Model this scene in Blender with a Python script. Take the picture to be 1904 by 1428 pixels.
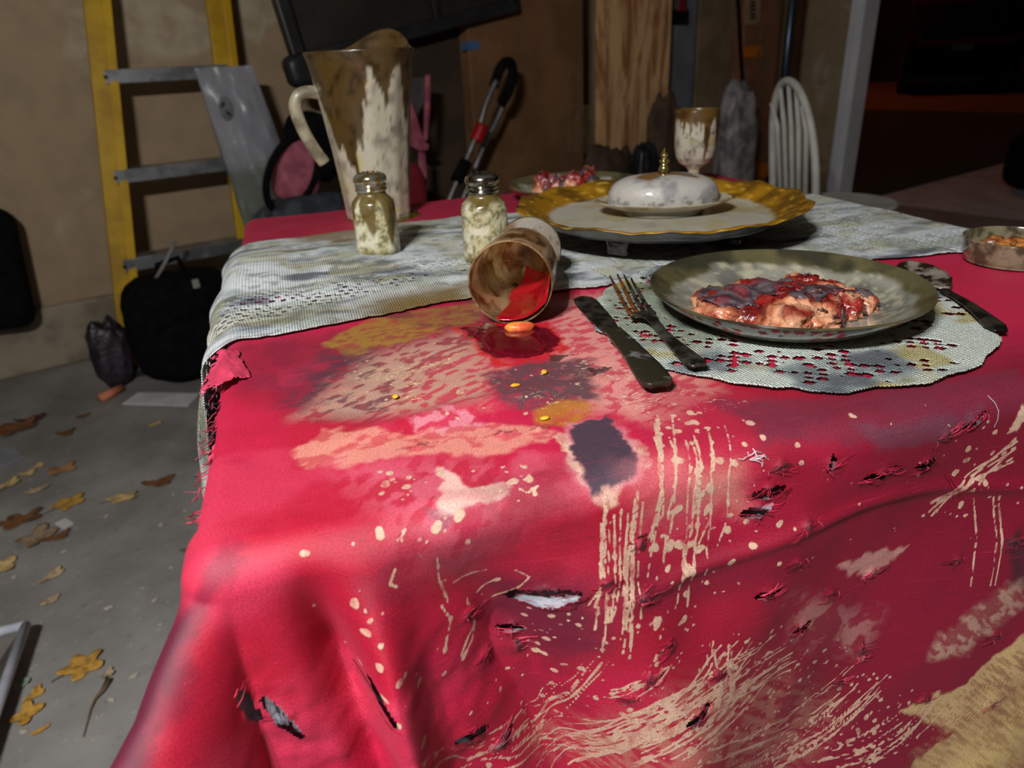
import bpy, bmesh, math, random
import numpy as np
from mathutils import Vector, Matrix

for o in list(bpy.data.objects):
    bpy.data.objects.remove(o, do_unlink=True)
scene = bpy.context.scene
COL = scene.collection
rng = np.random.default_rng(7)
random.seed(7)
PI = math.pi

# ------------------------------------------------------------------ camera
FPX, PITCH, ROLL, YAW = 1320.0, 24.6, 3.0, 16.0
CAM = np.array([0.0, 0.0, 0.97])
def cam_axes():
    p, r, y = math.radians(PITCH), math.radians(ROLL), math.radians(YAW)
    fwd = np.array([math.sin(y)*math.cos(p), math.cos(y)*math.cos(p), -math.sin(p)])
    right = np.array([math.cos(y), -math.sin(y), 0.0])
    up = np.cross(right, fwd)
    r2 = right*math.cos(r) - up*math.sin(r)
    u2 = right*math.sin(r) + up*math.cos(r)
    return r2, u2, fwd
AX = cam_axes()
cd = bpy.data.cameras.new('camera')
cam = bpy.data.objects.new('camera', cd)
COL.objects.link(cam)
mw = Matrix.Identity(4)
for i in range(3):
    mw[i][0], mw[i][1], mw[i][2], mw[i][3] = AX[0][i], AX[1][i], -AX[2][i], CAM[i]
cam.matrix_world = mw
cd.sensor_width = 36.0
cd.lens = FPX/1904*36.0
cd.clip_start = 0.02
cd.dof.use_dof = True
cd.dof.focus_distance = 0.56
cd.dof.aperture_fstop = 7.5
scene.camera = cam

# ------------------------------------------------------------------ world + light
scene.view_settings.view_transform = 'Standard'
scene.view_settings.look = 'None'
scene.view_settings.gamma = 1.0
scene.view_settings.use_curve_mapping = False
scene.view_settings.exposure = 0.20
wd = bpy.data.worlds.new('night'); scene.world = wd
wd.use_nodes = True
wd.node_tree.nodes['Background'].inputs[0].default_value = (0.012, 0.012, 0.018, 1)
wd.node_tree.nodes['Background'].inputs[1].default_value = 0.05

LAMP_AT = Vector((-0.46, -0.26, 1.62))
LAMP_W = 2.75
FILL_W = 2.2

# ------------------------------------------------------------------ pixel helpers (places in the room)
def ray(x, y):
    return AX[0]*((x-952)/FPX) + AX[1]*(-(y-714)/FPX) + AX[2]
def at(x, y, z):
    d = ray(x, y); return Vector(CAM + d*((z-CAM[2])/d[2]))
def proj(P):
    q = P - CAM
    X = q@AX[0]; Y = q@AX[1]; Z = q@AX[2]
    return 952+FPX*X/Z, 714-FPX*Y/Z, Z
P0 = np.array([-0.88, 2.91]); TH = math.radians(19)
WD = np.array([math.cos(TH), math.sin(TH)]); ND = np.array([math.sin(TH), -math.cos(TH)])
def rm(t, s, z):                       # room coordinates: along the left wall, out from it, up
    q = P0 + WD*t + ND*s
    return Vector((q[0], q[1], z))
def wp(x, y, s):                       # point on the vertical plane s metres out from the left wall
    d = ray(x, y); k = (s-(CAM[:2]-P0)@ND)/(d[:2]@ND)
    return Vector(CAM + d*k)
def ts(v):
    q = np.array([v[0], v[1]])-P0
    return q@WD, q@ND, v[2]
ROOM = Matrix(((WD[0], -ND[0], 0, P0[0]), (WD[1], -ND[1], 0, P0[1]), (0, 0, 1, 0), (0, 0, 0, 1)))  # local x along wall, y into wall

# ------------------------------------------------------------------ noise
def _h(ix, iy, iz, seed):
    n = (ix.astype(np.int64)*374761393 + iy.astype(np.int64)*668265263 + iz.astype(np.int64)*2147483647 + seed*974634777) & 0xFFFFFFFF
    n = ((n ^ (n >> 13))*1274126177) & 0xFFFFFFFF
    n = (n ^ (n >> 16)) & 0xFFFFFFFF
    n = (n*2246822519) & 0xFFFFFFFF
    n = n ^ (n >> 15)
    return (n & 0xFFFFFF)/float(0xFFFFFF)
def vn(x, y, seed=0):
    x = np.asarray(x, float); y = np.asarray(y, float)
    ix = np.floor(x); iy = np.floor(y); fx = x-ix; fy = y-iy
    fx = fx*fx*fx*(fx*(fx*6-15)+10); fy = fy*fy*fy*(fy*(fy*6-15)+10)
    z = np.zeros_like(ix)
    a = _h(ix, iy, z, seed); b = _h(ix+1, iy, z, seed); c = _h(ix, iy+1, z, seed); d = _h(ix+1, iy+1, z, seed)
    return (a*(1-fx)+b*fx)*(1-fy)+(c*(1-fx)+d*fx)*fy
def fbm(x, y, oct=4, seed=0):
    s = 0; a = 0.5; t = 0
    for i in range(oct):
        s = s+a*vn(x, y, seed+i*17); t += a; a *= 0.5; x = np.asarray(x)*2.03+3.1; y = np.asarray(y)*2.03+1.7
    return s/t
def vn3(x, y, z, seed=0):
    ix = np.floor(x); iy = np.floor(y); iz = np.floor(z)
    fx = x-ix; fy = y-iy; fz = z-iz
    fx = fx*fx*(3-2*fx); fy = fy*fy*(3-2*fy); fz = fz*fz*(3-2*fz)
    r = 0
    for dx in (0, 1):
        for dy in (0, 1):
            for dz in (0, 1):
                r = r+_h(ix+dx, iy+dy, iz+dz, seed)*(fx if dx else 1-fx)*(fy if dy else 1-fy)*(fz if dz else 1-fz)
    return r
def fbm3(P, sc, oct=4, seed=0):
    x, y, z = P[:, 0]*sc, P[:, 1]*sc, P[:, 2]*sc
    s = 0; a = 0.5; t = 0
    for i in range(oct):
        s = s+a*vn3(x, y, z, seed+i*13); t += a; a *= .5; x = x*2.03+1.3; y = y*2.03+2.7; z = z*2.03+.9
    return s/t
def sst(e0, e1, x):
    t = np.clip((x-e0)/(e1-e0), 0, 1); return t*t*(3-2*t)
def lin(r, g, b):
    f = lambda c: (c/255/12.92) if c/255 <= .04045 else ((c/255+.055)/1.055)**2.4
    return (f(r), f(g), f(b))
def mixc(C, col, m):
    m = m[..., None]
    return C*(1-m)+np.asarray(col)*m

# ------------------------------------------------------------------ materials
class NT:
    def __init__(self, name):
        self.m = bpy.data.materials.new(name); self.m.use_nodes = True
        self.t = self.m.node_tree; self.b = self.t.nodes['Principled BSDF']
    def n(self, typ, **kw):
        nd = self.t.nodes.new(typ)
        for k, v in kw.items():
            if k.startswith('i_'):
                k2 = k[2:]
                nd.inputs[int(k2) if k2.isdigit() else k2.replace('_', ' ')].default_value = v
            else: setattr(nd, k, v)
        return nd
    def l(self, a, b): self.t.links.new(a, b)
    def math(self, op, a, b=None, clamp=False):
        nd = self.n('ShaderNodeMath', operation=op, use_clamp=clamp)
        for i, v in enumerate((a, b)):
            if v is None: continue
            if isinstance(v, (int, float)): nd.inputs[i].default_value = v
            else: self.l(v, nd.inputs[i])
        return nd.outputs[0]
    def mix(self, fac, a, b, typ='MIX'):
        nd = self.n('ShaderNodeMix', data_type='RGBA', blend_type=typ)
        for k, v in ((0, fac), (6, a), (7, b)):
            if isinstance(v, (int, float)): nd.inputs[k].default_value = v
            elif isinstance(v, tuple): nd.inputs[k].default_value = (*v[:3], 1)
            else: self.l(v, nd.inputs[k])
        return nd.outputs[2]
    def ramp(self, x, e0, e1):
        nd = self.n('ShaderNodeMapRange', interpolation_type='SMOOTHSTEP')
        self.l(x, nd.inputs[0]); nd.inputs[1].default_value = e0; nd.inputs[2].default_value = e1
        return nd.outputs[0]
    def coord(self, which='Object', scale=(1, 1, 1)):
        c = self.n('ShaderNodeTexCoord'); mp = self.n('ShaderNodeMapping')
        mp.inputs['Scale'].default_value = scale
        self.l(c.outputs[which], mp.inputs[0]); return mp.outputs[0]
    def noise(self, vec, scale, detail=4, rough=.55, dist=0):
        nd = self.n('ShaderNodeTexNoise'); nd.inputs['Scale'].default_value = scale
        nd.inputs['Detail'].default_value = detail; nd.inputs['Roughness'].default_value = rough
        nd.inputs['Distortion'].default_value = dist
        self.l(vec, nd.inputs['Vector']); return nd.outputs['Fac']
    def bump(self, h, strength, dist=.001):
        nd = self.n('ShaderNodeBump'); nd.inputs['Strength'].default_value = strength
        nd.inputs['Distance'].default_value = dist
        self.l(h, nd.inputs['Height']); self.l(nd.outputs[0], self.b.inputs['Normal'])
    def set(self, **kw):
        for k, v in kw.items():
            k = k.replace('_', ' ')
            if k not in self.b.inputs: continue
            if isinstance(v, tuple): v = (*v, 1) if len(v) == 3 else v
            if hasattr(v, 'node'): self.l(v, self.b.inputs[k])
            else: self.b.inputs[k].default_value = v
        return self
MATS = {}
def mat(name, c1, c2=None, scale=8, rough=.6, metal=0, lo=.4, hi=.6, bump=0, bdist=.002, bscale=None, stretch=(1, 1, 1), **kw):
    if name in MATS: return MATS[name]
    t = NT(name)
    v = t.coord('Object', stretch)
    nz = t.noise(v, scale, 5)
    if c2 is None: c2 = tuple(x*.78 for x in c1)
    t.set(Base_Color=t.mix(t.ramp(nz, lo, hi), c1, c2), Roughness=rough, Metallic=metal, **kw)
    if bump: t.bump(t.noise(v, bscale or scale*6, 3), bump, bdist)
    MATS[name] = t.m; return t.m
def mat_attr(name, rough=.5, metal=0, bump=0, bscale=300, bdist=.001, grain=.25, gscale=400, **kw):
    if name in MATS: return MATS[name]
    t = NT(name)
    a = t.n('ShaderNodeAttribute', attribute_name='Col')
    v = t.coord('Object')
    nz = t.noise(v, gscale, 4)
    g = t.math('MULTIPLY_ADD', nz, grain*2); g.node.inputs[2].default_value = 1-grain
    cc = t.n('ShaderNodeCombineColor')
    for i in range(3): t.l(g, cc.inputs[i])
    t.set(Base_Color=t.mix(1.0, a.outputs['Color'], cc.outputs[0], 'MULTIPLY'), Roughness=rough, Metallic=metal, **kw)
    if bump: t.bump(t.noise(v, bscale, 3), bump, bdist)
    MATS[name] = t.m; return t.m

# ------------------------------------------------------------------ objects
def tag(o, label=None, cat=None, group=None, kind=None):
    if label: o['label'] = label
    if cat: o['category'] = cat
    if group: o['group'] = group
    if kind: o['kind'] = kind
    return o
def empty(name, loc=(0, 0, 0), rz=0, M=None):
    o = bpy.data.objects.new(name, None); COL.objects.link(o)
    o.empty_display_size = .05
    if M is not None: o.matrix_world = M
    else: o.location = loc; o.rotation_euler = (0, 0, rz)
    return o
def thing(name, label, cat, loc=(0, 0, 0), rz=0, group=None, M=None):
    return tag(empty(name, loc, rz, M), label, cat, group)
class MB:
    def __init__(self): self.v = []; self.f = []
    def add(self, vs, fs):
        n = len(self.v); self.v += [tuple(map(float, p)) for p in vs]; self.f += [tuple(i+n for i in f) for f in fs]; return self
    def box(self, c, s, R=None):
        vs = [Vector((x*s[0]/2, y*s[1]/2, z*s[2]/2)) for x in (-1, 1) for y in (-1, 1) for z in (-1, 1)]
        if R is not None: vs = [R @ p for p in vs]
        vs = [p+Vector(c) for p in vs]
        return self.add(vs, [(0, 1, 3, 2), (4, 6, 7, 5), (0, 4, 5, 1), (2, 3, 7, 6), (0, 2, 6, 4), (1, 5, 7, 3)])
    def prism(self, pts, vec):           # polygon pts (3d) extruded by vec
        n = len(pts); v = Vector(vec)
        vs = [Vector(p) for p in pts]+[Vector(p)+v for p in pts]
        return self.add(vs, [tuple(range(n))[::-1], tuple(range(n, 2*n))]+[(i, (i+1) % n, (i+1) % n+n, i+n) for i in range(n)])
    def tube(self, pts, r, seg=8, caps=True, flat=1.0):
        pts = [Vector(p) for p in pts]; n = len(pts)
        rs = r if isinstance(r, (list, tuple)) else [r]*n
        tan = [(pts[min(i+1, n-1)]-pts[max(i-1, 0)]).normalized() for i in range(n)]
        ref = Vector((0, 0, 1)) if abs(tan[0].z) < .9 else Vector((1, 0, 0))
        nx = tan[0].cross(ref).normalized(); vs = []
        for i in range(n):
            nx = (nx-tan[i]*nx.dot(tan[i])).normalized(); ny = tan[i].cross(nx)
            for k in range(seg):
                a = 2*PI*k/seg; vs.append(pts[i]+nx*(math.cos(a)*rs[i])+ny*(math.sin(a)*rs[i]*flat))
        fs = [(i*seg+k, i*seg+(k+1) % seg, (i+1)*seg+(k+1) % seg, (i+1)*seg+k) for i in range(n-1) for k in range(seg)]
        if caps: fs += [tuple(range(seg))[::-1], tuple(range((n-1)*seg, n*seg))]
        return self.add(vs, fs)
    def lathe(self, prof, seg=48, fn=None):   # prof [(r,z)], fn(r,z,ang)->(r,z) or point
        vs = []; n = len(prof)
        for i, (r, z) in enumerate(prof):
            for k in range(seg):
                a = 2*PI*k/seg
                rr, zz = (r, z) if fn is None else fn(r, z, a, i)
                vs.append((rr*math.cos(a), rr*math.sin(a), zz))
        fs = [(i*seg+k, i*seg+(k+1) % seg, (i+1)*seg+(k+1) % seg, (i+1)*seg+k) for i in range(n-1) for k in range(seg)]
        return self.add(vs, fs)
    def mesh(self, name='m'):
        me = bpy.data.meshes.new(name); me.from_pydata(self.v, [], self.f); return me
    def build(self, name, m, parent=None, smooth=False, bevel=0, seg=2, sub=0):
        me = self.mesh(name)
        bm = bmesh.new(); bm.from_mesh(me); bmesh.ops.recalc_face_normals(bm, faces=bm.faces); bm.to_mesh(me); bm.free()
        o = bpy.data.objects.new(name, me); COL.objects.link(o)
        if m: me.materials.append(m)
        if smooth: me.polygons.foreach_set('use_smooth', [True]*len(me.polygons))
        if bevel:
            b = o.modifiers.new('bevel', 'BEVEL'); b.width = bevel; b.segments = seg; b.limit_method = 'ANGLE'; b.angle_limit = .6
        if sub:
            s = o.modifiers.new('sub', 'SUBSURF'); s.levels = sub; s.render_levels = sub
        if parent is not None: o.parent = parent
        return o
def setcol(me, C, name='Col'):
    at_ = me.color_attributes.new(name, 'FLOAT_COLOR', 'POINT')
    A = np.ones((len(me.vertices), 4), np.float32); A[:, :3] = np.clip(C, 0, 1).reshape(-1, 3)
    at_.data.foreach_set('color', A.ravel())
def verts(me):
    a = np.empty(len(me.vertices)*3); me.vertices.foreach_get('co', a); return a.reshape(-1, 3)
def setverts(me, a):
    me.vertices.foreach_set('co', np.asarray(a, np.float32).ravel()); me.update()
def grid_obj(name, P, m, parent=None, keep=None, uv=None, smooth=True, cols=None, flts=None, thick=0):
    nr, nc = P.shape[:2]
    idx = np.arange(nr*nc).reshape(nr, nc)
    q = np.stack([idx[:-1, :-1], idx[:-1, 1:], idx[1:, 1:], idx[1:, :-1]], -1).reshape(-1, 4)
    if keep is not None: q = q[keep.ravel()]
    used = np.zeros(nr*nc, bool); used[q.ravel()] = True
    remap = np.cumsum(used)-1; q = remap[q]; V = P.reshape(-1, 3)[used]
    me = bpy.data.meshes.new(name)
    me.vertices.add(len(V)); me.vertices.foreach_set('co', V.astype(np.float32).ravel())
    me.loops.add(q.size); me.loops.foreach_set('vertex_index', q.astype(np.int32).ravel())
    me.polygons.add(len(q)); me.polygons.foreach_set('loop_start', np.arange(0, q.size, 4, dtype=np.int32))
    me.update(calc_edges=True); me.validate()
    me.polygons.foreach_set('use_smooth', np.full(len(q), smooth))
    if uv is not None:
        l = me.uv_layers.new(name='UVMap'); l.data.foreach_set('uv', uv.reshape(-1, 2)[used][q.ravel()].astype(np.float32).ravel())
    for k, c in (cols or {}).items(): setcol(me, c.reshape(-1, 3)[used], k)
    for k, c in (flts or {}).items():
        a = me.attributes.new(k, 'FLOAT', 'POINT'); a.data.foreach_set('value', c.reshape(-1)[used].astype(np.float32))
    o = bpy.data.objects.new(name, me); COL.objects.link(o); me.materials.append(m)
    if thick:
        s = o.modifiers.new('thick', 'SOLIDIFY'); s.thickness = thick; s.offset = -1
    if parent is not None: o.parent = parent
    return o
def struct(o): o['kind'] = 'structure'; return o

# ==================================================================== THE ROOM
M_wall = None
t = NT('painted_drywall'); v = t.coord('Object')
pn = t.noise(v, 2.3, 2, .4, .6); pn2 = t.noise(v, 9, 4)
c = t.mix(t.ramp(pn, .56, .63), lin(166, 142, 112), lin(184, 170, 144))
c = t.mix(t.ramp(pn2, .35, .75), c, lin(150, 130, 104))
t.set(Base_Color=c, Roughness=.75); t.bump(t.noise(v, 120, 3), .25, .001); M_wall = t.m
t = NT('concrete_floor'); v = t.coord('Object')
n1 = t.noise(v, 3.0, 6, .6); n2 = t.noise(v, 40, 5, .7); n3 = t.noise(v, 260, 3)
c = t.mix(t.ramp(n1, .3, .72), lin(118, 116, 112), lin(158, 156, 152))
c = t.mix(t.ramp(n2, .58, .80), c, lin(186, 184, 180)); c = t.mix(t.ramp(n2, .42, .22), c, lin(84, 80, 78))
t.set(Base_Color=c, Roughness=.55); t.bump(n3, .3, .001); M_conc = t.m
M_curb = mat('concrete_curb', lin(150, 138, 118), lin(118, 108, 92), 6, .85, bump=.3)
M_ceil = mat('ceiling_white', lin(150, 146, 138), lin(135, 130, 122), 4, .8)
M_white = mat('white_paint', lin(240, 241, 245), lin(228, 230, 236), 5, .5)
TB, TF, SR, HC = -2.1, 4.45, 5.6, 2.6       # back wall, door wall, right wall, ceiling height
def room_box(name, t0, t1, s0, s1, z0, z1, m, **k):
    o = MB().box(((t0+t1)/2, -(s0+s1)/2, (z0+z1)/2), (t1-t0, s1-s0, z1-z0)).build(name, m, **k); o.matrix_world = ROOM; return o
M_drive = mat('driveway_concrete', lin(206, 202, 204), lin(186, 182, 184), 5, .8, bump=.2)
struct(room_box('floor', TB, TF+.12, 0, SR, -.1, 0, M_conc))
struct(room_box('driveway', TF+.12, 9.6, .52, SR, -.1, 0, M_drive))
struct(room_box('wall_left', TB, TF+.12, -.12, 0, 0, HC, M_wall))
struct(room_box('wall_back', TB-.12, TB, -.12, SR, 0, HC, M_wall))
struct(room_box('wall_right', TB, TF+.12, SR, SR+.12, 0, HC, M_wall))
struct(room_box('ceiling', TB-.12, TF+.12, -.12, SR+.12, HC, HC+.1, M_ceil))
struct(room_box('wall_front', TF, TF+.12, 0, .34, 0, HC, M_wall))
struct(room_box('wall_front_header', TF, TF+.12, .34, SR, 2.2, HC, M_wall))
struct(room_box('trim_1', TF-.03, TF+.15, .34, .40, 0, 2.2, M_white, bevel=.006))
struct(room_box('trim_2', TF-.02, TF+.14, .40, .425, 0, 2.2, M_white, bevel=.004))
struct(room_box('baseboard_left', TB, TF, 0, .035, 0, .23, M_curb, bevel=.012))

# outside: lawn, road, hedge
M_lawn = mat('night_lawn', lin(40, 52, 26), lin(26, 30, 16), 30, .95, bump=.8, bdist=.02)
M_road = mat('night_asphalt', lin(98, 70, 58), lin(80, 58, 50), 12, .8)
M_hedge = mat('dark_hedge', lin(20, 26, 16), lin(10, 12, 8), 9, .95)
struct(room_box('lawn', TF+.12, 9.6, -14, .52, -.12, .012, M_lawn))
struct(room_box('lawn_verge', 9.6, 11.2, -14, SR+20, -.12, .0, M_lawn))
struct(room_box('road', 11.2, 19, -30, 30, -.14, -.02, M_road))
# hedge on the far side of the road: lumpy wall of foliage
us = np.linspace(-26, 26, 160); vs_ = np.linspace(0, 3.4, 30)
A, B = np.meshgrid(us, vs_)
P = np.stack([19.6+1.3*fbm(A*1.1, B*1.1, 4, 3)+.6*(B/3.4)**2, -A, B*(1+.25*vn(A*.4, A*0+.5, 5))], -1)
hd = grid_obj('hedge', P, M_hedge, smooth=False); hd.matrix_world = ROOM
tag(hd, 'dark hedge along the far side of the road at night', 'hedge')

# ------------------------------------------------------------------ lights: work lamp, added fill bulb, street lamp
lamp = thing('work_lamp', 'three-headed work lamp on a tripod behind the photographer', 'lamp', (0, 0, 0))
M_black = mat('black_plastic', (.012, .012, .013), (.02, .02, .021), 12, .45)
M_metal = mat('grey_aluminium', lin(176, 178, 182), lin(140, 142, 146), 14, .38, .85)
base = Vector((LAMP_AT.x, LAMP_AT.y, 0))
MB().tube([base+Vector((0, 0, .25)), LAMP_AT+Vector((-.05, -.05, -.09))], .014, 12).build('pole', M_metal, lamp, True)
for k in range(3):
    a = 2*PI*k/3+.5
    MB().tube([base+Vector((0, 0, .62)), base+Vector((.38*math.cos(a), .38*math.sin(a), .01))], .011, 8).build('leg', M_metal, lamp, True)
aim = Vector((0.30, 0.72, .75)); fw = (aim-LAMP_AT).normalized(); sd = fw.cross(Vector((0, 0, 1))).normalized(); upv = sd.cross(fw)
Rl = Matrix((sd, upv, -fw)).transposed()
MB().box(LAMP_AT-fw*.06-upv*.06, (.30, .03, .03), Rl).build('crossbar', M_black, lamp, bevel=.004)
M_glow = NT('lamp_lens'); M_glow.set(Base_Color=(1, 1, 1), Emission_Color=(1, .97, .92), Emission_Strength=8.0); M_glow = M_glow.m
for k in (-1, 0, 1):
    c0 = LAMP_AT+sd*(.085*k)
    h = MB().box(c0-fw*.045, (.07, .07, .05), Rl).build('lamp_head', M_black, lamp, bevel=.006)
    MB().box(c0-fw*.017, (.056, .056, .004), Rl).build('lens', M_glow, h)
    ld = bpy.data.lights.new('lamp_light', 'SPOT'); ld.energy = LAMP_W*12; ld.shadow_soft_size = .018
    ld.spot_size = math.radians(165); ld.spot_blend = .35; ld.color = (1.0, .985, .965)
    lo = bpy.data.objects.new('lamp_light', ld); COL.objects.link(lo); lo.parent = lamp
    mm = Rl.to_4x4(); mm.translation = c0; lo.matrix_world = mm
# unseen ceiling bulb added at the back of the garage as fill light
bulb = thing('fill_bulb', 'added unseen fill bulb in a ceiling socket behind the photographer', 'lamp', rm(-.9, 3.4, HC))
MB().lathe([(.0, 0), (.055, 0), (.05, -.03), (.022, -.045), (.02, -.07), (0, -.07)], 24).build('socket', M_white, bulb, True)
MB().lathe([(.015, -.065), (.02, -.085), (.034, -.115), (.036, -.14), (.026, -.165), (0, -.175)], 24).build('glass_bulb', M_glow, bulb, True)
ld = bpy.data.lights.new('bulb_fill', 'POINT'); ld.energy = FILL_W; ld.shadow_soft_size = .05; ld.color = (1, .9, .78)
lo = bpy.data.objects.new('bulb_fill', ld); COL.objects.link(lo); lo.parent = bulb; lo.location = (0, 0, -.24)
# sodium street lamp over the road
sl = thing('street_lamp', 'sodium street lamp on a pole beside the road', 'street lamp', rm(12.4, -8.0, 0))
MB().tube([(0, 0, -.1), (0, 0, 5.5), (.15, -.1, 5.9), (.9, -.5, 6.0)], [.09, .07, .06, .05], 10).build('pole', M_metal, sl, True)
MB().box((1.2, -.66, 5.98), (.6, .25, .12)).build('lamp_head', M_black, sl, bevel=.03)
ld = bpy.data.lights.new('street_light', 'POINT'); ld.energy = 230; ld.color = (1, .22, .04); ld.shadow_soft_size = .1
lo = bpy.data.objects.new('street_light', ld); COL.objects.link(lo); lo.parent = sl; lo.location = (1.2, -.66, 5.8)

# ==================================================================== THE TABLE AND ITS CLOTHS
X0, X1, Y0, Y1, ZT = -.065, .78, .335, 1.25, .75
RE = .022
tb = thing('folding_table', 'square folding table hidden under the red cloth', 'table', ((X0+X1)/2, (Y0+Y1)/2, 0))
M_ttop = mat('table_top_grey', lin(150, 150, 152), None, 10, .6)
wx, wy = X1-X0, Y1-Y0
MB().box((0, 0, ZT-.006-.0175), (wx-.012, wy-.012, .03)).build('tabletop', M_ttop, tb, bevel=.008)
for sx in (-1, 1):
    for sy in (-1, 1):
        MB().tube([(sx*(wx/2-.06), sy*(wy/2-.06), 0), (sx*(wx/2-.06), sy*(wy/2-.06), ZT-.038)], .014, 10).build('leg', M_metal, tb, True)
for sy in (-1, 1):
    MB().box((0, sy*(wy/2-.05), ZT-.055), (wx-.14, .02, .03)).build('apron', M_metal, tb)

def drape(a, b, off=0.0):
    """cloth-plane coordinates (a, b) -> draped 3-D surface; off = distance above the base cloth"""
    a = np.asarray(a, float); b = np.asarray(b, float)
    ox = np.maximum(X0-a, 0)+np.maximum(a-X1, 0); sx = np.where(a < X0, -1.0, 1.0)
    oy = np.maximum(Y0-b, 0)+np.maximum(b-Y1, 0); sy = np.where(b < Y0, -1.0, 1.0)
    rho = np.hypot(ox, oy); phi = np.arctan2(oy, ox)
    R_ = RE+off
    k = PI/2*R_
    th = np.minimum(rho/R_, PI/2)
    gc = np.where((a < X0) & (b < Y0), .78, np.where((a < X0) & (b > Y1), .5, .55))
    g = .05+(gc-.05)*np.abs(np.sin(2*phi))**1.5
    ex = np.maximum(rho-k, 0)
    # folds on the front drop
    t_ = np.where(b < Y0, oy, 0); gro = sst(.012, .12, t_)
    def ridge(c, kx, w_): return np.exp(-((a-c-kx*t_)/w_)**2)
    F = .034*ridge(.002, .05, .016)-.030*ridge(-.032, .16, .013)-.026*ridge(.048, .28, .026)+.016*ridge(.120, .30, .035)
    F = F+.010*ridge(.30, -.5, .05)-.010*ridge(.42, -.35, .06)+.012*ridge(.60, -.25, .07)
    F = F+.012*(fbm(a*9+t_*4, t_*5-a*2, 3, 61)-.5)
    F = F+.010*(fbm(a*26-t_*18, t_*22+a*14, 3, 62)-.5)*sst(.14, .03, a)*sst(.03, .10, t_)
    cre = np.exp(-((t_-.085-.012*np.sin(a*14)-.02*(a-.3))/.006)**2)*sst(.12, .2, a)*.0035
    fold = np.where((b < Y0), F*gro+cre, 0)*np.where(ox > 0, np.clip(1-ox/.05, 0, 1), 1)
    # left side ripples
    tl = np.where(a < X0, ox, 0)
    foldl = np.where(a < X0, (.022*np.sin(b*19+1.0)+.012*np.sin(b*41))*sst(.0, .2, tl)+.05*np.exp(-((b-1.20)/.07)**2)*sst(.02, .3, tl), 0)
    out = R_*np.sin(th)+g*ex; down = R_*(1-np.cos(th))+np.sqrt(1-g*g)*ex
    ux = np.where(rho > 1e-9, ox/np.maximum(rho, 1e-9), 0)*sx; uy = np.where(rho > 1e-9, oy/np.maximum(rho, 1e-9), 0)*sy
    bx = np.clip(a, X0, X1); by = np.clip(b, Y0, Y1)
    x = bx+ux*out-np.maximum(foldl, -.004)
    y = by+uy*out-np.maximum(fold, -.026)
    topw = .0022*(fbm(a*14, b*14, 4, 9)-.5)+.0010*(fbm(a*60, b*40, 3, 19)-.5)
    # long soft creases on the bare front strip of the top
    topw = topw+.004*np.exp(-((b-.420-.02*np.sin(a*9))/.012)**2)*sst(-.02, .05, a)*sst(.26, .12, a)
    z = ZT+off-down+topw*np.clip(1-rho/.03, 0, 1)
    return np.stack([x, y, z], -1)

# ---- lookup: photo pixel -> cloth coordinates
ga = np.concatenate([np.arange(X0-.2, X0, .006), np.arange(X0, X1+.004, .004)]); gb = np.concatenate([np.arange(Y0-.54, Y0, .004), np.arange(Y0, Y1, .004)])
GA, GB = np.meshgrid(ga, gb)
GP = drape(GA, GB); gx, gy, gz = proj(GP.reshape(-1, 3)); GAf, GBf = GA.ravel(), GB.ravel()
def cl(x, y):
    d = (gx-x)**2+(gy-y)**2
    i = np.argsort(d)[:12] if d.min() > 64 else np.where(d < 81)[0]
    m_ = gz[i].min(); i = i[gz[i] < m_+.03]
    w_ = 1/(d[i]+.3)**1.5
    return np.array([(GAf[i]*w_).sum()/w_.sum(), (GBf[i]*w_).sum()/w_.sum()])
def clp(pts): return np.array([cl(x, y) for x, y in pts])

# ---- main cloth grid (finer where the cloth lies bare)
av = np.unique(np.round(np.concatenate([np.arange(X0-.42, X0-.16, .010), np.arange(X0-.16, X0+.004, .0025), np.arange(X0+.004, .62, .00125), np.arange(.62, X1, .002), np.arange(X1, X1+.34, .01)]), 6))
bv = np.unique(np.round(np.concatenate([np.arange(Y0-.56, Y0-.46, .008), np.arange(Y0-.46, Y0-.27, .0022), np.arange(Y0-.27, .70, .00125), np.arange(.70, Y1, .005), np.arange(Y1, Y1+.3, .01)]), 6))
A, B = np.meshgrid(av, bv)
P = drape(A, B)
NRW, NCL = A.shape
wA = A+.018*(fbm(A*38, B*38, 4, 31)-.5)+.006*(fbm(A*160, B*160, 3, 32)-.5)
wB = B+.018*(fbm(A*38, B*38, 4, 33)-.5)+.006*(fbm(A*160, B*160, 3, 34)-.5)
RED = np.array(lin(186, 22, 64))
C = np.ones(A.shape+(3,))*RED
n_big = fbm(A*7, B*7, 4, 41)
C = mixc(C, lin(168, 12, 38), sst(.45, .7, n_big)*.7)
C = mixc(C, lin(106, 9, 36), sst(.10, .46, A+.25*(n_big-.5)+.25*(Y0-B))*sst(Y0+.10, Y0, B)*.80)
C = mixc(C, lin(206, 60, 92), sst(.5, .72, fbm(A*11+3, B*15, 4, 43))*sst(.26, .02, A)*.45)
splat = np.zeros(A.shape); dry = np.zeros(A.shape); D = np.ones(A.shape+(3,))*np.array(lin(206, 178, 146))
wet = np.zeros(A.shape)
def win(lo, hi, pad):
    i0, i1 = np.searchsorted(bv, lo[1]-pad), np.searchsorted(bv, hi[1]+pad)
    j0, j1 = np.searchsorted(av, lo[0]-pad), np.searchsorted(av, hi[0]+pad)
    return slice(max(i0, 0), i1), slice(max(j0, 0), j1)
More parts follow.
